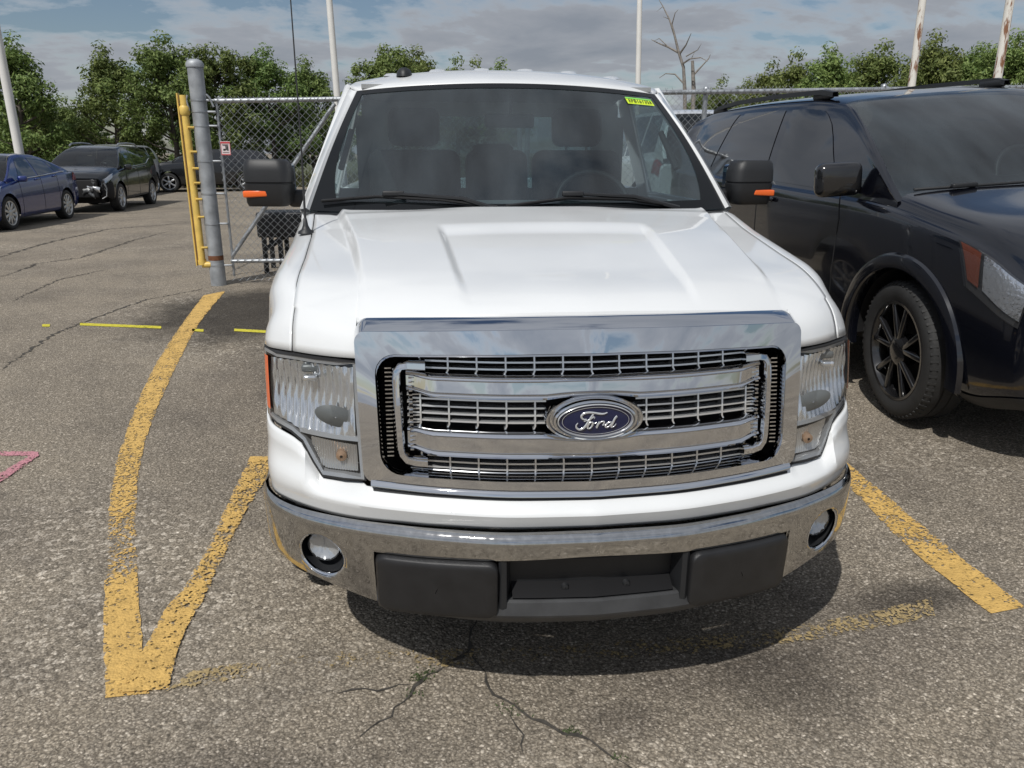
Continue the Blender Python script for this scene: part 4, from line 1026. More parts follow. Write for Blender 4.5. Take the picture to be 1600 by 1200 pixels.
        for k in used:
            p = V[k]
            if ins(p):
                a = min(AX, key=lambda t: abs(p[1]-t)); dy, dz = p[1]-a, p[2]-zc; l = math.hypot(dy, dz) or 1
                p[1], p[2] = a+dy/l*arch, zc+dz/l*arch
        F.append(tuple(range(m))); F.append(tuple(reversed(range((n-1)*m, n*m))))
        mb = MB(); mb.add(V, F); o = mb.build('body', s.paint, s.root, 38)
        bm = bmesh.new(); bm.from_mesh(o.data); bmesh.ops.delete(bm, geom=[v for v in bm.verts if not v.link_faces], context='VERTS'); bm.to_mesh(o.data); bm.free()
        # wheels and wells
        for a in AX:
            for sd in (-1, 1):
                hw = sp['hw']; ww = sp.get('ww', .225)
                wheel(s.root, (sd*(hw-ww/2-.012), a, zc), sp['wrad'], ww, sp['rim'], sd, sp['rimmat'], sp.get('spokes', 5), sp.get('split', False), sp.get('steer', 0) if a == 0 else 0)
                MB().grid([[(sd*x, a+(arch-.004)*math.cos(t), zc+(arch-.004)*math.sin(t)) for t in linspace(0, math.pi, 30)] for x in (hw-.32, hw-.055)]).build('wheel_well', M_DARK, s.root, 60)
        MB().box((0, s.L/2-s.fo, .34), (sp['hw']*1.35, s.L*.86, .22)).build('underbody', M_DARK, s.root, None)
        return o
    def cabin(s, wsglass=M_GLASS, rearglass=M_TINT):
        sp = s.sp; ws0, ws1 = sp['ws']; r0, r1 = sp['rw']
        ys = sorted(set([round(v, 4) for v in linspace(ws0, r1, 70)]+[ws0+.03, ws1, r0])); NV = 37
        rows = []
        for y in ys:
            h = [s.Gs(y, v) for v in linspace(0, 1, NV)]; rows.append(h+[(-p[0], p[1], p[2]) for p in reversed(h[:-1])])
        m = len(rows[0]); V = [p for r in rows for p in r]; Fb, Fw, Fr = [], [], []
        v0 = int(NV*4.0/6); 
        for i in range(len(ys)-1):
            for j in range(m-1):
                q = (i*m+j, i*m+j+1, (i+1)*m+j+1, (i+1)*m+j); jj = min(j, m-2-j)
                if ys[i] >= ws0 and ys[i+1] <= ws1+1e-6 and jj >= v0-1: Fw.append(q)
                elif ys[i] >= r0-1e-6 and jj >= v0: Fr.append(q)
                else: Fb.append(q)
        def mk(F, nm, mt):
            mb = MB(); mb.add(V, F); o = mb.build(nm, mt, s.root, 60)
            bm = bmesh.new(); bm.from_mesh(o.data); bmesh.ops.delete(bm, geom=[v for v in bm.verts if not v.link_faces], context='VERTS'); bm.to_mesh(o.data); bm.free(); finish(o.data, 50); return o
        mk(Fb, 'cabin', s.paint); mk(Fw, 'windshield', wsglass); mk(Fr, 'rear_window', rearglass)
    def interior(s, m=M_CLOTH):
        sp = s.sp; ws0, ws1 = sp['ws']; hw = sp['hw']; zb = pch(ws1, sp['zsh'])
        MB().box((0, ws0+.35-s.fo, zb-.02), (hw*1.6, .5, .10)).build('dashboard', M_DASH, s.root, None)
        for sd in (-1, 1):
            st = MB(); x = sd*.38; yy = ws1+.25-s.fo
            st.rbox(None, (.48, .14, .66), .05, 3, M=Matrix.Translation((x, yy+.15, zb-.02)) @ Matrix.Rotation(R(-14), 4, 'X'))
            o = st.build('seat', m, s.root, 60)
            MB().rbox((x, yy+.24, zb+.42), (.26, .10, .18), .04).build('headrest', m, o, 60)
        T = Matrix.Translation((.38, ws0+.62-s.fo, zb+.03)) @ Matrix.Rotation(R(-25), 4, 'X')
        MB().lathe([(math.sin(t)*.014, .18+math.cos(t)*.014) for t in linspace(0, 6.2832, 8)], 30, T, 'Y').build('steering_wheel', M_BLACK, s.root, 60)
M_TGLASS = mat('tinted_side_glass', (.010, .011, .013), .04, coat=1.0)
def car_paint(n, c, rough=.25, metal=.3): return mat(n, c, rough, metal, coat=1.0, var=.06, vscale=2)
M_ALLOY = mat('silver_alloy', (.55, .56, .57), .3, .8)
M_GLOSSBLK = mat('gloss_black', (.010, .010, .011), .16, coat=.8)
SUV_W = [(0, .80), (.06, .88), (.25, .945), (.55, .985), (.9, 1.0), (3.9, 1.0), (4.4, .975), (4.75, .93), (4.9, .88)]
def scale_prof(P, k): return [(y*k, v) for y, v in P]

def side_mirror(c, y, z, x, m, w=.20, h=.14):
    for sd in (-1, 1):
        T = Matrix.Translation((sd*(x+w*.5), y, z)) @ Matrix.Rotation(R(sd*12), 4, 'Z')
        o = MB().rbox(None, (w, .11, h), .045, 4, M=T).build('side_mirror', m, c.root, 60)
        MB().rbox((sd*(x-.01), y+.02, z-h*.35), (.12, .05, .035), .012).build('mirror_arm', m, o, 60)

# ---- black SUV in the next stall
NAVY = car_paint('blue_black_paint', (.0052, .0060, .0100), .14, .15)
j = Car('parked_suv', 'glossy blue black SUV with black wheels parked beside the white pickup', 'SUV', (2.96, 1.93, .235), (0, R(-4.2), R(1.1)),
        dict(L=4.9, fo=.93, wb=2.89, hw=.92, wrad=.365, rim=.262, ww=.225, gap=.075, H=1.70, spokes=5, split=True, steer=R(-6), rimmat=M_GLOSSBLK, bow=.13,
             w=[(0, .90), (.05, .945), (.2, .975), (.5, .992), (.9, 1.0), (3.9, 1.0), (4.4, .985), (4.75, .95), (4.9, .90)], zbot=[(0, .30), (.4, .24), (.9, .26), (4, .28), (4.9, .36)], zsh=[(0, .82), (.3, .935), (.7, 1.02), (1.3, 1.10), (2.2, 1.13), (3.6, 1.17), (4.5, 1.20), (4.9, 1.08)],
             ztop=[(0, .88), (.10, 1.0), (.35, 1.075), (.8, 1.14), (1.25, 1.205), (1.7, 1.18), (4.6, 1.20), (4.9, 1.11)],
             ws=(1.10, 2.06), rw=(4.45, 4.87), zr=[(1.10, 1.13), (1.45, 1.38), (1.78, 1.56), (2.06, 1.675), (2.45, 1.715), (3.3, 1.73), (4.1, 1.715), (4.45, 1.66), (4.65, 1.47), (4.87, 1.20)],
             wr=[(1.1, .80), (2.06, .645), (2.6, .665), (4.3, .65), (4.87, .82)]), NAVY)
j.body(); j.cabin(glass('hazy_windshield', (.42, .48, .48), film=.05)); j.interior()
for sd in (-1, 1):
    j.patch(j.Gs, [(1.66, .03), (2.55, .03), (2.62, .46), (2.22, .46)], 'front_side_window', M_TGLASS, side=sd, nu=16)
    j.patch(j.Gs, [(2.68, .03), (3.60, .03), (3.42, .46), (2.72, .46)], 'rear_side_window', M_TGLASS, side=sd, nu=16)
    j.patch(j.Gs, [(3.72, .06), (4.42, .30), (4.15, .45), (3.52, .46)], 'quarter_window', M_TGLASS, side=sd, nu=16)
    j.line(j.B, [(1.62, .62), (1.55, .45), (1.60, .12)], 'door_seam', .004, M_SEAL, sd); j.line(j.B, [(2.66, .62), (2.66, .12)], 'door_seam', .004, M_SEAL, sd); j.line(j.B, [(3.66, .62), (3.55, .40), (3.40, .30)], 'door_seam', .004, M_SEAL, sd)
    for y in (2.48, 3.45): 
        q = j.off(j.B, y, .47, .018); MB().rbox((sd*q[0], q[1], q[2]), (.03, .19, .032), .012).build('door_handle', NAVY, j.root, 60)
    hl = j.patch(j.B, [(.05, .37), (.44, .405), (.56, .535), (.03, .55)], 'headlight', mat('lamp_black', (.03, .03, .032), .2, coat=.5), side=sd, d=.004, nu=18)
    j.patch(j.B, [(.05, .395), (.31, .42), (.36, .525), (.04, .53)], 'reflector', mat('pebbled_reflector', (.75, .76, .78), .12, .9, bump=.9, bscale=55), hl, sd, d=.010, nu=18)
    j.patch(j.B, [(.345, .42), (.435, .425), (.535, .53), (.385, .525)], 'side_marker', M_AMBER_DARK, hl, sd, d=.010)
    j.patch(j.B, [(.05, .38), (.44, .412), (.55, .532), (.03, .543)], 'lens', M_LENS, hl, sd, d=.022, nu=18)
    # flared lips over the wheels
    for ax in (0.0, 2.89):
        rows = []
        for t in linspace(R(-8), R(188), 50):
            r0 = .365+.072; rows.append([(sd*(x_), ax+(r0+k)*math.cos(t), .365+(r0+k)*math.sin(t)) for k, x_ in ((-.002, .86), (.0, .926), (.006, .934), (.055, .936), (.075, .928), (.085, .905))])
        MB().grid(rows).build('wheel_arch_flare', NAVY, j.root, 40)
    # roof rail with end feet
    P = [(sd*.595, 2.22-.93, 1.705), (sd*.61, 2.34-.93, 1.728), (sd*.615, 3.0-.93, 1.742), (sd*.615, 3.7-.93, 1.738), (sd*.60, 4.12-.93, 1.715), (sd*.59, 4.25-.93, 1.69)]
    rr = MB()
    rr.grid([[(p[0]+dx, p[1], p[2]+dz) for dx, dz in ((-.022, -.012), (-.018, .018), (.018, .018), (.022, -.012))] for p in P], close_v=True)
    ro = rr.build('roof_rail', M_BLACK, j.root, 40)
    MB().rbox((sd*.60, 2.36-.93, 1.708), (.045, .22, .05), .018).build('rail_foot', M_BLACK, ro, 60); MB().rbox((sd*.598, 4.10-.93, 1.695), (.045, .20, .05), .018).build('rail_foot', M_BLACK, ro, 60)
side_mirror(j, .52, 1.235, .86, M_GLOSSBLK, .25, .185)
j.patch(j.B, [(.0, .0), (.9, .0), (.9, .11), (.0, .11)], 'lower_cladding', M_BLACK, side=1, d=.006, nu=20); j.patch(j.B, [(.0, .0), (.45, .0), (.45, .11), (.0, .11)], 'lower_cladding', M_BLACK, side=-1, d=.006, nu=20)
def jw(y, v, sx, d): q = j.off(j.Gs, y, v, d); return (sx*q[0], q[1], q[2])
for sx, vs in ((-1, (.70, .95)), (1, (1.0, .76))):
    wo = MB().tube([jw(1.15, vs[0]+(vs[1]-vs[0])*t, sx, .02) for t in linspace(0, 1, 10)], .008, 6).build('wiper', M_BLACK, j.root, 60)
    q = jw(1.147, (vs[0]+vs[1])/2, sx, .03); MB().rbox(q, (.14, .03, .025), .008).build('wiper_arm', M_BLACK, wo, 60)
gr = MB().rbox((0, -.915, .70), (.9, .05, .20), .02).build('grille', M_BLACK, j.root, 50)
MB().rbox((0, -.93, .42), (1.1, .05, .14), .02).build('lower_intake', M_BLACK, j.root, 50)

# ---- blue sedan and dark SUV with torn-off front, nose to tail across the lane
def modest(c, lamp=True, win=True, wins=None, mir=None, trim=False):
    for sd in (-1, 1):
        for k, q in enumerate(wins):
            c.patch(c.Gs, q, 'side_window', M_TGLASS, side=sd, nu=16)
        for y in c.sp['seams']: c.line(c.B, [(y, .62), (y, .12)], 'door_seam', .005, M_SEAL, sd)
        for y in c.sp['handles']:
            q = c.off(c.B, y, .50, .015); MB().rbox((sd*q[0], q[1], q[2]), (.03, .18, .03), .01).build('door_handle', c.paint, c.root, 60)
        if lamp:
            hl = c.patch(c.B, c.sp['lamp'], 'headlight', mat('far_reflector', (.62, .63, .65), .12, .9, bump=.8, bscale=40), side=sd, d=.006, nu=14)
            c.patch(c.B, c.sp['lamp'], 'lens', M_LENS, hl, sd, d=.016, nu=14)
        c.patch(c.B, c.sp['tail'], 'tail_light', mat('tail_red', (.25, .015, .015), .2, coat=.8), side=sd, d=.006)
        if trim: c.line(c.Gs, trim, 'window_trim', .010, M_CHROME_SATIN, sd, .006)
    side_mirror(c, *mir)
    for x in (0,): MB().rbox((0, c.sp.get('gy', -.90), c.sp.get('gz', .62)), (.9, .06, .16), .02).build('grille', M_BLACK, c.root, 50)
BLUE = car_paint('deep_blue_paint', (.009, .025, .15), .22, .3)
f = Car('blue_sedan', 'deep blue sedan at the left edge, parked ahead of the damaged SUV', 'sedan', (-9.55, 14.75, 0), (0, 0, R(1)),
        dict(L=4.53, fo=.92, wb=2.65, hw=.91, wrad=.325, rim=.235, ww=.215, gap=.06, H=1.46, spokes=10, split=False, rimmat=M_ALLOY, gy=-.86, gz=.52,
             w=scale_prof(SUV_W, .925), zbot=[(0, .26), (.5, .20), (4, .22), (4.5, .32)], zsh=[(0, .60), (.3, .72), (.8, .84), (1.4, .92), (2.5, .97), (3.6, 1.02), (4.3, 1.02), (4.53, .90)],
             ztop=[(0, .66), (.15, .76), (.6, .88), (1.15, .98), (1.5, .97), (3.6, 1.02), (4.05, 1.06), (4.4, 1.03), (4.53, .94)],
             ws=(1.02, 1.95), rw=(3.15, 3.98), zr=[(1.02, .94), (1.4, 1.19), (1.7, 1.345), (1.95, 1.43), (2.3, 1.465), (2.8, 1.455), (3.15, 1.40), (3.6, 1.22), (3.98, 1.06)],
             wr=[(1.0, .80), (1.95, .60), (2.6, .60), (3.2, .59), (4.0, .72)], seams=(1.45, 2.42, 3.2), handles=(2.25, 3.1), lamp=[(.10, .40), (.62, .47), (.80, .62), (.22, .58)], tail=[(4.02, .42), (4.50, .42), (4.50, .62), (4.25, .62)]), BLUE)
f.body(); f.cabin(glass('dark_windshield', (.3, .34, .34))); f.interior()
modest(f, wins=[[(1.55, .04), (2.36, .04), (2.40, .46), (1.98, .46)], [(2.45, .04), (3.22, .06), (3.0, .45), (2.47, .46)], [(3.28, .08), (3.62, .14), (3.30, .42), (3.08, .45)]], mir=(.52, .97, .88, BLUE, .18, .12), trim=[(1.42, .02), (2.4, .02), (3.3, .03), (3.7, .10)])
DGREY = car_paint('black_paint', (.008, .009, .011), .2, .3)
e = Car('damaged_suv', 'black SUV with its front bumper torn off, behind the blue sedan', 'SUV', (-9.30, 19.85, 0), (0, 0, R(2)),
        dict(L=4.52, fo=.89, wb=2.69, hw=.92, wrad=.352, rim=.25, ww=.225, gap=.07, H=1.66, spokes=5, split=True, rimmat=M_ALLOY, gy=-.83, gz=.72,
             w=scale_prof(SUV_W, .925), zbot=[(0, .42), (.35, .34), (.7, .28), (4, .30), (4.5, .40)], zsh=[(0, .80), (.3, .90), (.8, .99), (1.4, 1.05), (2.5, 1.09), (3.6, 1.14), (4.3, 1.15), (4.52, 1.02)],
             ztop=[(0, .86), (.12, .97), (.5, 1.06), (1.1, 1.15), (1.5, 1.12), (4.2, 1.16), (4.52, 1.05)],
             ws=(1.02, 1.92), rw=(3.95, 4.45), zr=[(1.02, 1.08), (1.35, 1.31), (1.65, 1.49), (1.92, 1.60), (2.3, 1.655), (3.0, 1.66), (3.6, 1.64), (3.97, 1.57), (4.2, 1.40), (4.45, 1.16)],
             wr=[(1.0, .82), (1.92, .63), (2.5, .63), (3.9, .61), (4.45, .76)], seams=(1.42, 2.42, 3.3), handles=(2.25, 3.15), lamp=[(.02, .42), (.42, .47), (.58, .61), (.04, .60)], tail=[(4.15, .42), (4.48, .42), (4.48, .62), (4.30, .62)]), DGREY)
e.body(); e.cabin(glass('suv_windshield', (.42, .48, .47))); e.interior(M_PANELGREY)
modest(e, wins=[[(1.56, .04), (2.36, .04), (2.42, .46), (2.02, .46)], [(2.46, .04), (3.28, .05), (3.20, .46), (2.50, .46)], [(3.36, .08), (4.02, .26), (3.82, .44), (3.30, .46)]], mir=(.55, 1.10, .88, DGREY, .19, .14), trim=[(1.45, .02), (3.4, .03), (4.0, .16)])
for sd in (-1, 1):
    P = [(sd*.60, 1.95-.89, 1.64), (sd*.60, 2.1-.89, 1.70), (sd*.605, 2.8-.89, 1.72), (sd*.60, 3.4-.89, 1.70), (sd*.585, 3.62-.89, 1.645)]
    MB().tube(P, .022, 8).build('roof_rail', M_STEEL, e.root, 60)
MB().rbox((0, -.875, .60), (1.30, .10, .44), .03).build('torn_front_shade', M_DARK, e.root, 50)  # solid dark box painting the shade of an open cavity
for sd in (-1, 1): e.patch(e.B, [(.0, .02), (.42, .02), (.36, .40), (.0, .40)], 'torn_corner_shade', M_DARK, side=sd, d=.008)  # dark patches carry the painted cavity shade round the corners
M_WRECK = mat('torn_plastic', (.14, .145, .15), .45, .3, var=.4, vscale=20)
for k in range(16):
    x, z = random.uniform(-.6, .85), random.uniform(.36, .78); rows = []; a, b, cang = random.random()*6, random.uniform(.05, .16), random.uniform(.03, .10)
    for u in linspace(-1, 1, 5): rows.append([(x+u*b*math.cos(a)+random.gauss(0, .012), -.95-random.random()*.05+.14*(x/.92)**2, z+u*b*math.sin(a)*.6+v*cang+random.gauss(0, .012)) for v in linspace(-1, 1, 3)])
    solid(MB().grid(rows).build('torn_trim', M_WRECK if k % 3 else M_CHROME_SATIN, e.root, 40), .006)
MB().tube([(.80, -.86, .80), (.86, -.88, .60), (.84, -.90, .42), (.74, -.93, .36)], .018, 6).build('hanging_strip', M_WRECK, e.root, 60)
# ---- pale SUV behind it, dark car across the back, white van beyond the fence
def boxy(name, label, cat, loc, rz, paint, H=1.72, L=4.7, hw=.93, group=None):
    k = L/4.7
    c = Car(name, label, cat, loc, (0, 0, rz), dict(L=L, fo=.92, wb=2.8*k, hw=hw, wrad=.355, rim=.25, ww=.225, gap=.07, H=H, spokes=6, rimmat=M_ALLOY, gz=.72, gy=-.88,
            w=scale_prof(SUV_W, k*.96), zbot=[(0, .34), (.5, .28), (4*k, .30), (L, .40)], zsh=[(0, .80), (.3, .92), (.8*k, 1.02), (1.5*k, 1.08), (3.6*k, 1.13), (4.5*k, 1.13), (L, 1.02)],
            ztop=[(0, .86), (.12, .98), (.5, 1.07), (1.2*k, 1.15), (1.6*k, 1.12), (4.4*k, 1.15), (L, 1.05)],
            ws=(1.12*k, 1.95*k), rw=(4.28*k, 4.62*k), zr=[(1.12*k, 1.10), (1.5*k, 1.10+.47*(H-1.10)), (1.95*k, H-.05), (2.4*k, H), (3.9*k, H-.01), (4.28*k, H-.09), (4.62*k, 1.16)],
            wr=[(1.1*k, .84), (1.95*k, .68), (2.6*k, .69), (4.2*k, .66), (4.62*k, .78)], seams=(1.5*k, 2.6*k, 3.5*k), handles=(2.4*k, 3.35*k), lamp=[(.05, .44), (.45, .50), (.62, .60), (.10, .56)], tail=[(4.4*k, .40), (4.66*k, .40), (4.66*k, .62), (4.48*k, .62)]), paint, group)
    c.body(); c.cabin(glass('dark_windshield', (.3, .34, .34))); c.interior()
    modest(c, wins=[[(1.66*k, .04), (2.52*k, .04), (2.56*k, .46), (2.10*k, .46)], [(2.64*k, .04), (3.44*k, .05), (3.40*k, .46), (2.66*k, .46)], [(3.54*k, .05), (4.25*k, .08), (4.10*k, .45), (3.50*k, .46)]], mir=(.62, 1.12, .90, paint, .19, .14))
    return c
boxy('silver_suv', 'pale silver SUV mostly hidden behind the damaged black SUV', 'SUV', (-11.2, 26.0, 0), R(2), car_paint('silver_paint', (.66, .68, .70), .3, .1))
boxy('dark_car', 'dark car seen through the gate beyond the yellow pipe', 'car', (-10.3, 30.2, 0), R(-78), car_paint('charcoal_paint', (.012, .013, .015), .25, .3), H=1.60)
boxy('white_suv', 'white SUV parked beyond the chain link fence behind the pickup', 'SUV', (4.10, 14.2, GZ(4.1)), R(180), car_paint('plain_white_paint', (.72, .73, .74), .3, 0), H=1.93, L=4.9, hw=.98)
# ------------------------------------------------------------------ gate, fence, yellow pipe, sign
FYL = 7.63
def chain_mesh(x0, x1, z0f, z1f, y, p=.0415, r=.0030):
    """woven wire: neighbouring zigzag wires hook into each other at every bend"""
    mb = MB(); n = int((x1-x0)/p)
    for i in range(n):
        xc = x0+(i+.5)*p; z0, z1 = z0f(xc), z1f(xc); m = int((z1-z0)/p); P = []
        for k in range(m+1):
            sg = 1 if (k+i) % 2 else -1; P.append((xc+sg*p/2, y+sg*.003*(1 if i % 2 else -1), z0+k*p))
        P.append((xc+(p/2 if i % 2 else -p/2)*.3, y, z0+m*p+.035))
        mb.tube(P, r, 3, caps=False)
    return mb
gate = thing('chain_link_gate', 'galvanised chain link gate panel with diagonal brace beside the grey post', 'gate', (-1.4, FYL, 0), world_parts=True)
gx0, gx1 = -2.74, .70; TOP = lambda x: 2.065+.024*(x+2.8)
MB().tube([(gx0, FYL, TOP(gx0)), (gx1, FYL, TOP(gx1))], .027, 10).build('top_rail', M_STEEL, gate, 60)
MB().tube([(gx0, FYL, .28), (gx1, FYL, .28)], .024, 10).build('bottom_rail', M_STEEL, gate, 60)
MB().tube([(gx0+.02, FYL, .10), (gx0+.02, FYL, TOP(gx0)+.02)], .014, 8).build('tension_bar', M_STEEL, gate, 60)
MB().tube([(-1.42, FYL, 2.05), (-2.72, FYL, .34)], .024, 10).build('brace', M_STEEL, gate, 60)
MB().tube([(-1.36, FYL, .06), (-1.36, FYL, TOP(-1.36))], .03, 10).build('upright', M_STEEL, gate, 60)
MB().tube([(gx1, FYL, .0), (gx1, FYL, TOP(gx1))], .03, 10).build('upright', M_STEEL, gate, 60)
o = chain_mesh(gx0, gx1, lambda x: .05, lambda x: TOP(x)+.02, FYL-.028).build('chain_link', M_WIRE, gate, 180, merge=False, recalc=False); o['kind'] = 'stuff'
fence = thing('chain_link_fence', 'galvanised chain link fence with top rail behind the black SUV', 'fence', (4.5, FYL, GZ(4.5)), world_parts=True)
fx0, fx1 = .78, 9.0; TOPF = lambda x: 2.065+.024*(x+2.8)+.02
MB().tube([(fx0, FYL, TOPF(fx0)), (fx1, FYL, TOPF(fx1))], .027, 10).build('top_rail', M_STEEL, fence, 60)
for x in (.80, 2.95, 5.2, 7.6):
    po = MB().tube([(x, FYL+.05, GZ(x)-.02), (x, FYL+.05, TOPF(x)+.02)], .03, 10).build('fence_post', M_STEEL, fence, 60)
    MB().lathe([(0, .036), (.03, .036), (.05, .02), (.055, .002)], 12, Matrix.Translation((x, FYL+.05, TOPF(x)+.015)), 'Z').build('cap', M_STEEL, po, 60)
    MB().lathe([(-.02, .036), (.02, .036)], 12, Matrix.Translation((x, FYL, TOPF(x))), 'X').build('rail_sleeve', M_STEEL, po, 60)
o = chain_mesh(fx0, fx1, lambda x: GZ(x)+.04, lambda x: TOPF(x)+.02, FYL-.028).build('chain_link', M_WIRE, fence, 180, merge=False, recalc=False); o['kind'] = 'stuff'
post = thing('gate_post', 'thick grey galvanised gate post with dome cap and rusty base', 'post', (-2.905, FYL-.02, 0), world_parts=True)
px, py = -2.905, FYL-.02
MB().lathe([(0, .0875), (.26, .0875), (.262, .084), (1.0, .084), (1.7, .084), (2.42, .084)], 28, Matrix.Translation((px, py, 0)), 'Z').build('pipe', M_POSTSTEEL, post, 40)
MB().lathe([(.30, .0855), (.355, .0855)], 28, Matrix.Translation((px, py, 0)), 'Z').build('rust_band', M_RUST, post, 60, label='rusty brown band near the foot')
MB().lathe([(2.41, .094), (2.45, .095), (2.48, .075), (2.495, .04), (2.50, .002)], 28, Matrix.Translation((px, py, 0)), 'Z').build('cap', M_POSTSTEEL, post, 50)
for z in (.235, .72, 1.06, 1.42, 1.80, 1.95, 2.07):
    MB().lathe([(-.009, .084), (-.009, .0885), (.009, .0885), (.009, .084)], 28, Matrix.Translation((px, py, z)), 'Z').build('band', M_STEEL, post, 40)
    if z > .22: MB().rbox((px+.13, py-.01, z), (.10, .02, .022), .006).build('band_lug', M_STEEL, post, 50)
MB().tube([(px+.10, py-.05, 2.13), (px+.13, py-.05, 2.10), (px+.165, py-.04, 2.0)], .012, 8).build('hinge_strap', M_STEEL, post, 60)
MB().tube([(px-.10, py-.05, 2.12), (px-.12, py-.05, 2.08), (px-.10, py-.05, 1.96)], .012, 8).build('hinge_strap', M_STEEL, post, 60)
yp = thing('yellow_gate_pipe', 'yellow painted upright pipe and angle bar strapped beside the grey post', 'gate pipe', (-3.05, FYL-.05, .2), world_parts=True)
yx = -3.055
MB().tube([(yx, FYL-.06, .26), (yx, FYL-.06, 2.12)], .040, 14).build('pipe', M_YELLOWPIPE, yp, 40)
MB().box((yx-.062, FYL-.05, 1.19), (.012, .07, 1.90)).build('angle_bar', M_YELLOWPIPE, yp, None)
MB().lathe([(-.05, .045), (-.03, .056), (.03, .056), (.05, .045)], 20, Matrix.Translation((yx, FYL-.06, 1.96)), 'Z').build('collar', M_YELLOWPIPE, yp, 50)
MB().lathe([(-.03, .045), (.03, .048)], 20, Matrix.Translation((yx, FYL-.06, .28)), 'Z').build('collar', M_YELLOWPIPE, yp, 50)
MB().tube([(yx, FYL-.06, .25), (yx+.10, FYL-.06, .25)], .036, 12).build('elbow', M_YELLOWPIPE, yp, 50)
for z in (.45, .80, 1.0, 1.18, 1.34, 1.52, 1.78): MB().tube([(yx+.02, FYL-.10, z), (yx+.08, FYL-.07, z)], .014, 8).build('strap', M_YELLOWPIPE, yp, 50)
sg = thing('warning_sign', 'small white and red sign wired to the gate mesh', 'sign', (-2.66, FYL-.045, 1.56), world_parts=True)
MB().rbox((-2.66, FYL-.045, 1.56), (.105, .004, .15), .0018, 1).build('board', mat('sign_white', (.72, .62, .62), .5), sg, None)
MR = mat('sign_red', (.55, .06, .07), .5); MK = mat('sign_black', (.03, .03, .03), .6)
for c, d in (((-2.66, 1.622), (.095, .018)), ((-2.66, 1.492), (.095, .010)), ((-2.7095, 1.56), (.004, .14)), ((-2.6105, 1.56), (.004, .14))): MB().box((c[0], FYL-.0482, c[1]), (d[0], .002, d[1])).build('border', MR, sg, None)
for c, d in (((-2.675, 1.545), (.024, .020)), ((-2.655, 1.565), (.012, .045)), ((-2.638, 1.56), (.016, .05)), ((-2.66, 1.60), (.07, .005)), ((-2.66, 1.592), (.06, .004)), ((-2.66, 1.515), (.07, .005))): MB().box((c[0], FYL-.0482, c[1]), (d[0], .002, d[1])).build('print', MK, sg, None)
# dark stand behind the gate
sd_ = thing('dark_metal_stand', 'dark low metal stand with legs seen through the gate mesh', 'stand', (-2.2, 8.75, 0), world_parts=True)
MS = mat('dark_metal', (.016, .017, .019), .5, .2, var=.3)
MB().rbox((-2.12, 8.75, .62), (.95, .55, .32), .03).build('box', MS, sd_, 50)
for x in (-2.52, -2.32, -1.95, -1.72):
    for y in (8.52, 8.98): MB().rbox((x, y, .24), (.06 if x < -2.2 else .035, .05, .48), .008).build('leg', MS, sd_, 50)
for y in (8.52, 8.98): MB().tube([(-2.52, y, .3), (-2.32, y, .44)], .03, 8).build('strut', MS, sd_, 60)

# ------------------------------------------------------------------ poles
M_POLE = mat('white_pole', (.72, .71, .68), .5, var=.06, vscale=3)
def rusty():
    m, nt, N, L, P = nodes_of('rusty_pole'); tc = N.new('ShaderNodeTexCoord'); mp = N.new('ShaderNodeMapping'); mp.inputs['Scale'].default_value = (5, 5, .9); L.new(tc.outputs['Object'], mp.inputs[0])
    n = N.new('ShaderNodeTexNoise'); n.inputs['Scale'].default_value = 1.6; n.inputs['Detail'].default_value = 7; n.inputs['Roughness'].default_value = .65; L.new(mp.outputs[0], n.inputs['Vector'])
    r = N.new('ShaderNodeValToRGB'); L.new(n.outputs['Fac'], r.inputs[0]); e = r.color_ramp.elements; e[0].position = .53; e[0].color = (.70, .68, .63, 1); e[1].position = .60; e[1].color = (.22, .10, .05, 1); L.new(r.outputs[0], P.inputs['Base Color']); P.inputs['Roughness'].default_value = .7
    return m
M_RPOLE = rusty()
for (a, b), w, m, lab in ((((0, 85), (30, 237)), 10, M_POLE, 'white lamp pole rising behind the blue sedan'), (((512, 0), (527, 153)), 9, M_POLE, 'white pole rising beyond the gate, left of the pickup roof'),
                        (((997, 0), (997, 128)), 7.5, M_POLE, 'white pole rising beyond the pickup roof, left of the bare tree'), (((1440, 0), (1424, 137)), 9, M_RPOLE, 'rust streaked white pole behind the black SUV roof, left one of two'),
                        (((1577, 0), (1554, 150)), 10, M_RPOLE, 'rust streaked white pole nearest the right edge, behind the fence')):
    D = 24; q = at_dist(b[0], b[1], D); g = GZ(q[0]); p = at_dist(a[0], a[1], D); dx = (p[0]-q[0])/(p[2]-q[2])*.6; dy = (p[1]-q[1])/(p[2]-q[2])*.6
    t = thing('light_pole', lab, 'pole', (q[0]-dx*(q[2]-g), q[1]-dy*(q[2]-g), g), group='tall poles behind the lot')
    rad = w/1189*D/2; H = 9.5
    MB().tube([(0, 0, 0), (dx*H*.5, dy*H*.5, H*.5), (dx*H, dy*H, H)], [rad*1.1, rad, rad*.85], 14).build('shaft', m, t, 60)
    MB().rbox((0, 0, .03), (rad*4.2, rad*4.2, .06), .01).build('base_plate', M_STEEL, t, 50)

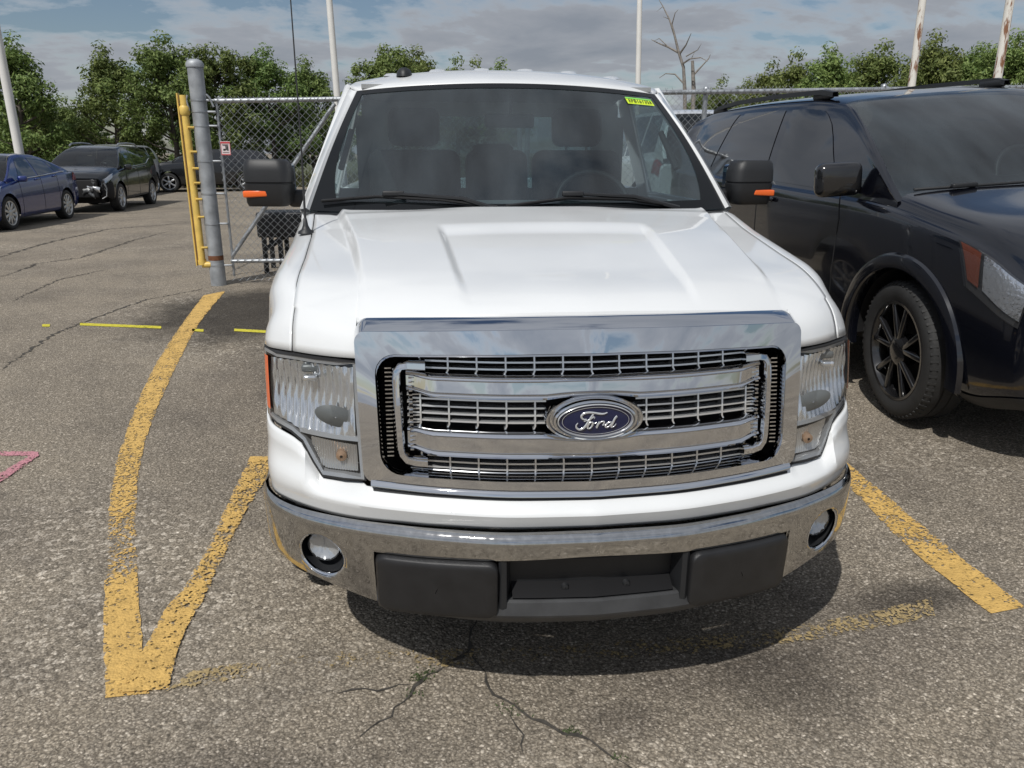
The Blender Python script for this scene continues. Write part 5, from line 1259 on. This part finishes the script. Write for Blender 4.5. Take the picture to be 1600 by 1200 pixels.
# ------------------------------------------------------------------ trees
def leaf_material(name, c1, c2):
    m, nt, N, L, P = nodes_of(name); out = [n for n in N if n.type == 'OUTPUT_MATERIAL'][0]
    at = N.new('ShaderNodeAttribute'); at.attribute_name = 'tone'; oi = N.new('ShaderNodeObjectInfo')
    r = N.new('ShaderNodeValToRGB'); L.new(at.outputs['Fac'], r.inputs[0]); e = r.color_ramp.elements; e[0].color = (*c1, 1); e[1].color = (*c2, 1)
    h = N.new('ShaderNodeHueSaturation'); L.new(r.outputs[0], h.inputs['Color']); mr = N.new('ShaderNodeMapRange'); L.new(oi.outputs['Random'], mr.inputs[0]); mr.inputs[3].default_value = .8; mr.inputs[4].default_value = 1.2; L.new(mr.outputs[0], h.inputs['Value'])
    mr2 = N.new('ShaderNodeMapRange'); L.new(oi.outputs['Random'], mr2.inputs[0]); mr2.inputs[3].default_value = .48; mr2.inputs[4].default_value = .515; L.new(mr2.outputs[0], h.inputs['Hue'])
    L.new(h.outputs[0], P.inputs['Base Color']); P.inputs['Roughness'].default_value = .55; P.inputs['Specular IOR Level'].default_value = .3
    t = N.new('ShaderNodeBsdfTranslucent'); L.new(h.outputs[0], t.inputs[0]); mx = N.new('ShaderNodeMixShader'); mx.inputs[0].default_value = .3; L.new(P.outputs[0], mx.inputs[1]); L.new(t.outputs[0], mx.inputs[2]); L.new(mx.outputs[0], out.inputs[0])
    return m
M_LEAF = leaf_material('leaves', (.075, .120, .030), (.25, .32, .10)); M_LEAFB = leaf_material('light_leaves', (.10, .15, .04), (.28, .34, .11))
M_BARK = mat('bark', (.10, .085, .07), .9, var=.3, vscale=12); M_DEADWOOD = mat('bare_wood', (.22, .20, .18), .85, var=.3, vscale=10)
def tree_meshes(seed, h, spread, nleaf, leaf=.17, narrow=False):
    """returns (trunk mesh, crown mesh): limbs ending in leafy boughs"""
    rng = random.Random(seed); tr = MB(); tips = []
    trunk = [(0, 0, 0)]; x = y = 0
    for k in range(1, 7): x += rng.gauss(0, .08); y += rng.gauss(0, .08); trunk.append((x, y, h*.85*k/6))
    tr.tube(trunk, [h*.022*(1-.13*k) for k in range(7)], 7)
    nb = 26 if not narrow else 22
    for i in range(nb):
        f = .16+.80*i/nb; k = f*6*.99; q = int(k); a = trunk[min(q, 6)]; b = trunk[min(q+1, 6)]; t = k-q
        p = Vector([a[j]+(b[j]-a[j])*t for j in range(3)]); az = i*2.4+rng.random()
        ln = spread*(math.sin(math.pi*min(1, .18+f*.80))**.8)*(.75+.5*rng.random())
        up = (.35+.7*f) if not narrow else .9
        d = Vector((math.cos(az), math.sin(az), up)); d.normalize(); e = p+d*ln; mid = p+d*ln*.5+Vector((0, 0, -.08*ln))
        tr.tube([p, mid, e], [h*.008, h*.005, h*.002], 4, caps=False)
        for tt in (.45, .65, .85, 1.0): tips.append((p+(e-p)*tt+Vector((rng.gauss(0, .12), rng.gauss(0, .12), rng.gauss(0, .12)))*ln, .30+.34*rng.random()))
    tips.append((Vector(trunk[-1])+Vector((0, 0, h*.08)), .5))
    V = []; F = []; T = []
    for i in range(nleaf):
        c, rd = tips[rng.randrange(len(tips))]; rd *= h/7.0
        v = Vector((rng.gauss(0, 1), rng.gauss(0, 1), rng.gauss(0, .75))); v.normalize(); rr = rd*rng.random()**.45; p = c+v*rr
        n = (v+Vector((rng.gauss(0, .6), rng.gauss(0, .6), .5+rng.gauss(0, .5)))).normalized(); u = n.orthogonal().normalized(); u = (Matrix.Rotation(rng.random()*6.28, 3, n) @ u); w = n.cross(u)
        s = leaf*(.55+.9*rng.random()); o = len(V)
        V += [p-u*s*.9, p-w*s*.38+n*s*.1, p+u*s*.9, p+w*s*.38+n*s*.1]; F.append((o, o+1, o+2, o+3)); tn = min(1, max(0, .45+.3*rng.gauss(0, 1))); T += [tn]*4
    me = bpy.data.meshes.new('crown'); me.from_pydata([tuple(v) for v in V], [], F); at = me.attributes.new('tone', 'FLOAT', 'POINT'); at.data.foreach_set('value', T)
    tm = bpy.data.meshes.new('trunk'); tm.from_pydata(tr.v, [], tr.f); finish(tm, 60)
    return tm, me
KIND = [tree_meshes(11, 7.5, 2.5, 17000, .105), tree_meshes(12, 7.0, 1.9, 13000, .105), tree_meshes(13, 6.5, 1.5, 10000, .10, narrow=True), tree_meshes(14, 7.2, 2.8, 17000, .11)]
for tm, me in KIND: tm.materials.append(M_BARK)
def tree(x, y, k, h, label, group, light=False, rz=None):
    tm, me = KIND[k]; base = (7.5, 7.0, 6.5, 7.2)[k]*1.0
    r = thing('leafy_tree', label, 'tree', (x, y, GZ(x)-.05), rz if rz is not None else random.random()*6.28, group); sc = h/(base*1.0); r.scale = (sc, sc, sc)
    a = bpy.data.objects.new('trunk', tm); b = bpy.data.objects.new('crown', me)
    for q in (a, b): COL.objects.link(q); q.parent = r
    if not me.materials: me.materials.append(M_LEAF)
    b.material_slots[0].link = 'OBJECT'; b.material_slots[0].material = M_LEAFB if light else M_LEAF
def tree_at(pxx, top, D, k, label, group, light=False):
    p = at_dist(pxx, top, D); tree(p[0], p[1], k, (p[2]-GZ(p[0]))/.99, label, group, light)
GL_, GM, GR = 'trees along the left edge of the lot', 'trees far behind the pickup', 'trees beyond the fence on the right'
for a in ((5, 45, 37, 1, 'dark tall tree cut by the left edge of the picture'), (48, 128, 40, 2, 'low green tree just right of the leftmost pole'), (98, 145, 42, 2, 'slender pointed sapling between the left trees'), (165, 62, 38, 1, 'rounded bright tree standing alone above the damaged SUV'),
          (255, 46, 36, 0, 'big dense tree just left of the grey gate post'), (330, 62, 37, 3, 'broad dark tree directly behind the gate post'), (415, 66, 38, 0, 'wide tree behind the antenna mast above the gate'), (482, 84, 39, 1, 'rightmost tree above the gate, beside the white pole')):
    tree_at(*a[:4], a[4], GL_)
for i, (pxx, D, tp) in enumerate(((-40, 41, 100), (25, 44, 165), (75, 45, 170), (130, 44, 175), (200, 43, 185), (290, 43, 165), (370, 43, 150), (450, 44, 150), (520, 46, 170))):
    tree_at(pxx, tp, D, (1, 3, 0, 3)[i % 4], 'understorey tree in the thicket '+('past the left picture edge', 'behind the leftmost pole', 'above the blue sedan', 'above the damaged SUV bonnet', 'behind the rounded bright tree', 'left of the gate post', 'behind the gate mesh near the post', 'behind the antenna mast', 'beside the white pole left of the roof')[i], GL_)
for a in ((605, 66, 60, 3, 'round tree over the left half of the pickup roof, left of two'), (650, 68, 61, 0, 'round tree over the left half of the pickup roof, right of two'), (715, 82, 75, 2, 'thin pale tree above the middle of the pickup roof'), (745, 86, 78, 2, 'small pale tree just right of the roof centre'), (782, 88, 74, 1, 'small round treetop alone above the pickup roof')):
    tree_at(*a[:4], a[4], GM, True)
for a in ((1130, 115, 44, 2, 'low pale tree right of the bare tree'), (1175, 118, 42, 1, 'low tree left of the right tree row'), (1208, 88, 40, 2, 'pointed green tree at the left end of the right row'), (1245, 72, 39, 2, 'tall green tree second from the left in the right row'), (1300, 64, 38, 1, 'tall green tree third from the left in the right row'), (1335, 82, 40, 2, 'slim tree left of the wide tree in the right row'), (1388, 58, 38, 0, 'wide green tree just left of the first rusty pole'), (1475, 42, 36, 1, 'dark tall tree between the two rusty poles'), (1540, 62, 38, 3, 'broad green tree left of the rightmost pole'), (1595, 42, 36, 0, 'dense green tree at the right edge of the picture'), (1660, 40, 37, 3, 'green tree beyond the right edge')):
    tree_at(*a[:4], a[4], GR, True)
for i, pxx in enumerate((1100, 1190, 1270, 1350, 1440, 1520, 1600)): tree_at(pxx, 138 if pxx < 1150 else 126, 45, (3, 0)[i % 2], 'bushy tree filling the row '+('behind the bare tree', 'over the rear of the black SUV', 'over the near roof rail of the black SUV', 'over the middle of the black SUV roof', 'behind the left rusty pole', 'between the far roof rail and the right pole', 'at the far right edge')[i], GR, True)
# bare tree
bt = thing('bare_tree', 'leafless dead tree with crooked branches against the clouds', 'tree', (0, 0, 0), world_parts=False)
p0 = at_dist(1080, 148, 38); bt.location = (p0[0], p0[1], GZ(p0[0]))
def bare():
    D = 38; mb = MB(); br = MB()
    def L_(pts): return [Vector(at_dist(a, b, D+dd))-Vector(bt.location) for a, b, dd in pts]
    base = Vector((0, 0, -.1))
    mb.tube([base]+L_([(1070, 140, 0), (1068, 105, 0), (1060, 80, 0), (1054, 55, 0), (1050, 38, 0)]), [.10, .085, .07, .06, .05, .03], 7)
    mb.tube([base+Vector((.25, 0, 0))]+L_([(1084, 140, .2), (1082, 95, .3)]), [.11, .10, .07], 7)
    mb.build('trunk', M_DEADWOOD, bt, 60)
    for pts, r in (([(1054, 55, 0), (1046, 30, .3), (1036, 10, .5), (1030, 0, .6)], .05), ([(1050, 38, 0), (1055, 20, -.3), (1060, 15, -.3)], .03), ([(1060, 82, 0), (1045, 74, .5), (1030, 68, .9), (1018, 62, 1.2)], .06), ([(1045, 74, .5), (1030, 60, .8), (1022, 64, 1)], .03), ([(1062, 84, 0), (1072, 70, -.5), (1080, 52, -.9)], .05), ([(1066, 100, 0), (1078, 92, -.6), (1095, 90, -1), (1106, 96, -1.2)], .045), ([(1083, 118, .3), (1095, 105, .4), (1107, 92, .6), (1110, 85, .6)], .05), ([(1068, 130, 0), (1055, 116, .6), (1040, 115, 1), (1030, 122, 1)], .045), ([(1072, 88, -.5), (1090, 78, -.9), (1096, 68, -1)], .03), ([(1080, 92, -.6), (1086, 80, -.6)], .02), ([(1036, 10, .5), (1026, 18, .4)], .02), ([(1046, 30, .3), (1036, 26, .1)], .02)):
        P = L_(pts); br = MB().tube(P, [r*(1-.75*i/(len(P)-1)) for i in range(len(P))], 5); br.build('branch', M_DEADWOOD, bt, 60)
bare()
# weeds at the far edge of the lot
def weeds():
    M = leaf_material('weed_blades', (.07, .085, .03), (.20, .20, .09)); V = []; F = []; T = []
    for i in range(9000):
        x = random.uniform(-30, 2); y = 33.5+.25*(x+12)*.0+random.random()**1.5*5+.04*(x+12); h = random.uniform(.2, 1.0)*(.5+.5*random.random()); a = random.random()*6.28; w = random.uniform(.012, .03); o = len(V)
        lx, ly = random.gauss(0, .2), random.gauss(0, .2); c, s = math.cos(a)*w, math.sin(a)*w
        V += [(x-c, y-s, 0), (x+c, y+s, 0), (x+lx*.5+c*.7, y+ly*.5+s*.7, h*.6), (x+lx*.5-c*.7, y+ly*.5-s*.7, h*.6), (x+lx, y+ly, h)]; F += [(o, o+1, o+2, o+3), (o+3, o+2, o+4)]; T += [random.random()]*5
    me = bpy.data.meshes.new('weeds'); me.from_pydata(V, [], F); at = me.attributes.new('tone', 'FLOAT', 'POINT'); at.data.foreach_set('value', T)
    o = link('weeds', me, M, None); o['kind'] = 'stuff'; o['label'] = 'tall weeds and grass along the far edge of the lot'; o['category'] = 'weeds'
weeds()
gs = MB().grid([[(x, y, .02+.0*x) for x in linspace(-120, 160, 30)] for y in (33.8, 60, 160)])
for i, v in enumerate(gs.v): gs.v[i] = (v[0], v[1]+.04*(v[0]+12)*(1 if v[1] < 40 else 0), GZ(v[0])+.03)
g = gs.build('grass_verge', mat('rough_grass', (.075, .085, .035), .95, var=.4, vscale=1.5, bump=.8, bscale=6), None, 180); g['kind'] = 'structure'
